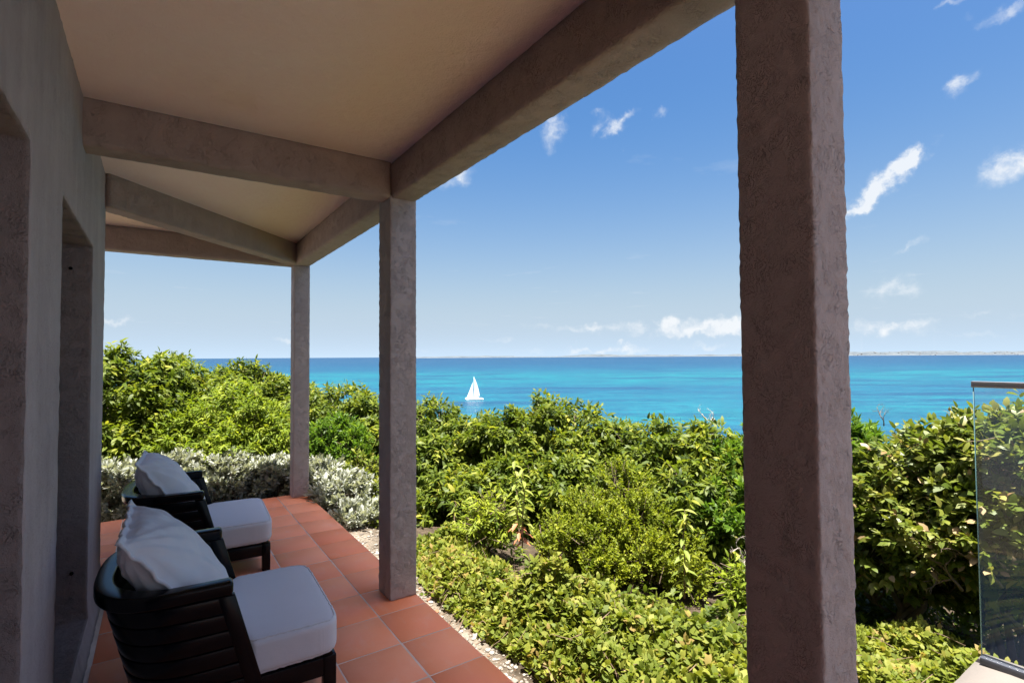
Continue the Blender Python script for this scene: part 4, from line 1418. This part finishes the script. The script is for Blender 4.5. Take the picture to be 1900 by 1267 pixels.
side = RT * np.array([1, 1, 0])
bare('bare_branch', 'pale bare branch jutting left from beside the near post', at(1400, 1055, 3.7), -side * 1.0 + np.array([0, 0, 0.22]), 0.20, 0.008, 3, 4, 0.55)
bare('dead_twigs', 'dead grey twigs sticking out above the tree left of the near post', at(1325, 815, 5.6), np.array([0.1, 0.1, 1.0]), 0.17, 0.008, 12, 4, 0.55)
bare('dead_twigs', 'thin dark dead twigs above the shrubs right of the near post', at(1640, 790, 5.2), np.array([0.0, 0.05, 1.0]), 0.10, 0.005, 15, 4, 0.55, 'stem')
for k, (px, py, d, l_, lab) in enumerate([(1690, 1085, 4.3, 0.16, 'brown crooked branch low under the shrub right of the near post'), (1785, 1095, 4.1, 0.17, 'brown forked branch beside the glass edge, low in the shrub'),
                                         (1860, 1090, 4.0, 0.17, 'brown tangled branches low behind the glass balustrade')]):
    bare('low_branch', lab, at(px, py, d), -side * 0.5 + np.array([0, 0, 0.75]), l_, 0.010, 30 + k, 4, 0.6, 'bark')

# ------------------------------------------------------------------ catamaran under sail
def sailboat():
    p = onz(880, 742, SEA)
    ang = math.radians(-YAW) + math.pi            # bow to the left, broadside on
    root = empty('sailboat', (p[0], p[1], SEA), ang + math.radians(12))
    root.scale = (0.86, 0.86, 0.88)
    setp(root, 'white catamaran under full sail on the turquoise water', 'sailboat')

    def hull(yc):
        V, F = [], []
        st = np.linspace(-6.4, 6.4, 15)
        for x in st:
            t = (x + 6.4) / 12.8
            b = 0.75 * min(1.0, (1 - t) * 3.4 + 0.04) * (0.75 + 0.25 * min(1, t * 5))
            top = 1.25 + 0.35 * t * t
            V += [(x, yc - b, top), (x, yc - b * 0.9, 0.25), (x, yc, -0.45), (x, yc + b * 0.9, 0.25), (x, yc + b, top)]
        for i in range(14):
            for k in range(4):
                F.append((i * 5 + k, (i + 1) * 5 + k, (i + 1) * 5 + k + 1, i * 5 + k + 1))
            F.append((i * 5 + 4, (i + 1) * 5 + 4, (i + 1) * 5, i * 5))
        F += [(0, 1, 2, 3, 4), (74, 73, 72, 71, 70)]
        MB().add(V, F).build('hull', M['boat'], root, smooth=False)
    hull(-3.0); hull(3.0)
    MB().box(-5.0, 2.4, -2.4, 2.4, 0.95, 1.28).build('bridge_deck', M['boat'], root, bevel=0.05)
    cab = MB()
    V = [(-3.2, -2.2, 1.28), (2.2, -2.0, 1.28), (2.2, 2.0, 1.28), (-3.2, 2.2, 1.28), (-3.0, -1.9, 2.35), (0.9, -1.5, 2.25), (0.9, 1.5, 2.25), (-3.0, 1.9, 2.35)]
    cabin = cab.add(V, [(3, 2, 1, 0), (4, 5, 6, 7), (0, 1, 5, 4), (1, 2, 6, 5), (2, 3, 7, 6), (3, 0, 4, 7)]).build('cabin', M['boat'], root)
    for s in (-1, 1):
        MB().add([(-2.7, s * 2.16, 1.62), (0.9, s * 1.95, 1.62), (0.6, s * 1.80, 2.05), (-2.7, s * 2.02, 2.08)], [(0, 1, 2, 3)]).build('window', M['boat_dark'], cabin)
    MB().tube([(0.4, 0, 1.2), (0.35, 0, 9), (0.2, 0, 17.0)], [0.13, 0.12, 0.07], 8).build('mast', M['boat'], root, smooth=True)
    MB().tube([(0.3, 0, 2.9), (-4.3, 0.25, 2.95)], 0.09, 8).build('boom', M['boat'], root, smooth=True)
    MB().tube([(5.9, -3.0, 1.5), (5.9, 3.0, 1.5)], 0.10, 8).build('crossbeam', M['boat'], root, smooth=True)

    def sail(name, tack, clew, head, belly):
        tack, clew, head = (np.array(v, float) for v in (tack, clew, head))
        n = 12
        V, F = [], []
        for s_ in (0.0, 0.05):
            for i in range(n + 1):
                a = i / n
                l_ = tack + (head - tack) * a
                t_ = clew + (head - clew) * a
                t_[0] += -0.55 * math.sin(a * math.pi) * (1 if name == 'mainsail' else 0)
                for j in range(7):
                    b = j / 6
                    q = l_ + (t_ - l_) * b
                    q = q + np.array([0, belly * math.sin(b * math.pi) * (1 - a * 0.6) + s_, 0])
                    V.append(q)
        m_ = (n + 1) * 7
        for i in range(n):
            for j in range(6):
                a = i * 7 + j
                F.append((a, a + 1, a + 8, a + 7)); F.append((m_ + a, m_ + a + 7, m_ + a + 8, m_ + a + 1))
        MB().add(V, F).build(name, M['sail'], root, smooth=True)
    sail('mainsail', (0.2, 0.02, 3.1), (-4.1, 0.3, 3.1), (0.1, 0.02, 16.8), 0.5)
    sail('jib', (5.6, 0.0, 1.9), (1.0, 0.5, 2.2), (0.9, 0.02, 13.2), 0.5)


sailboat()
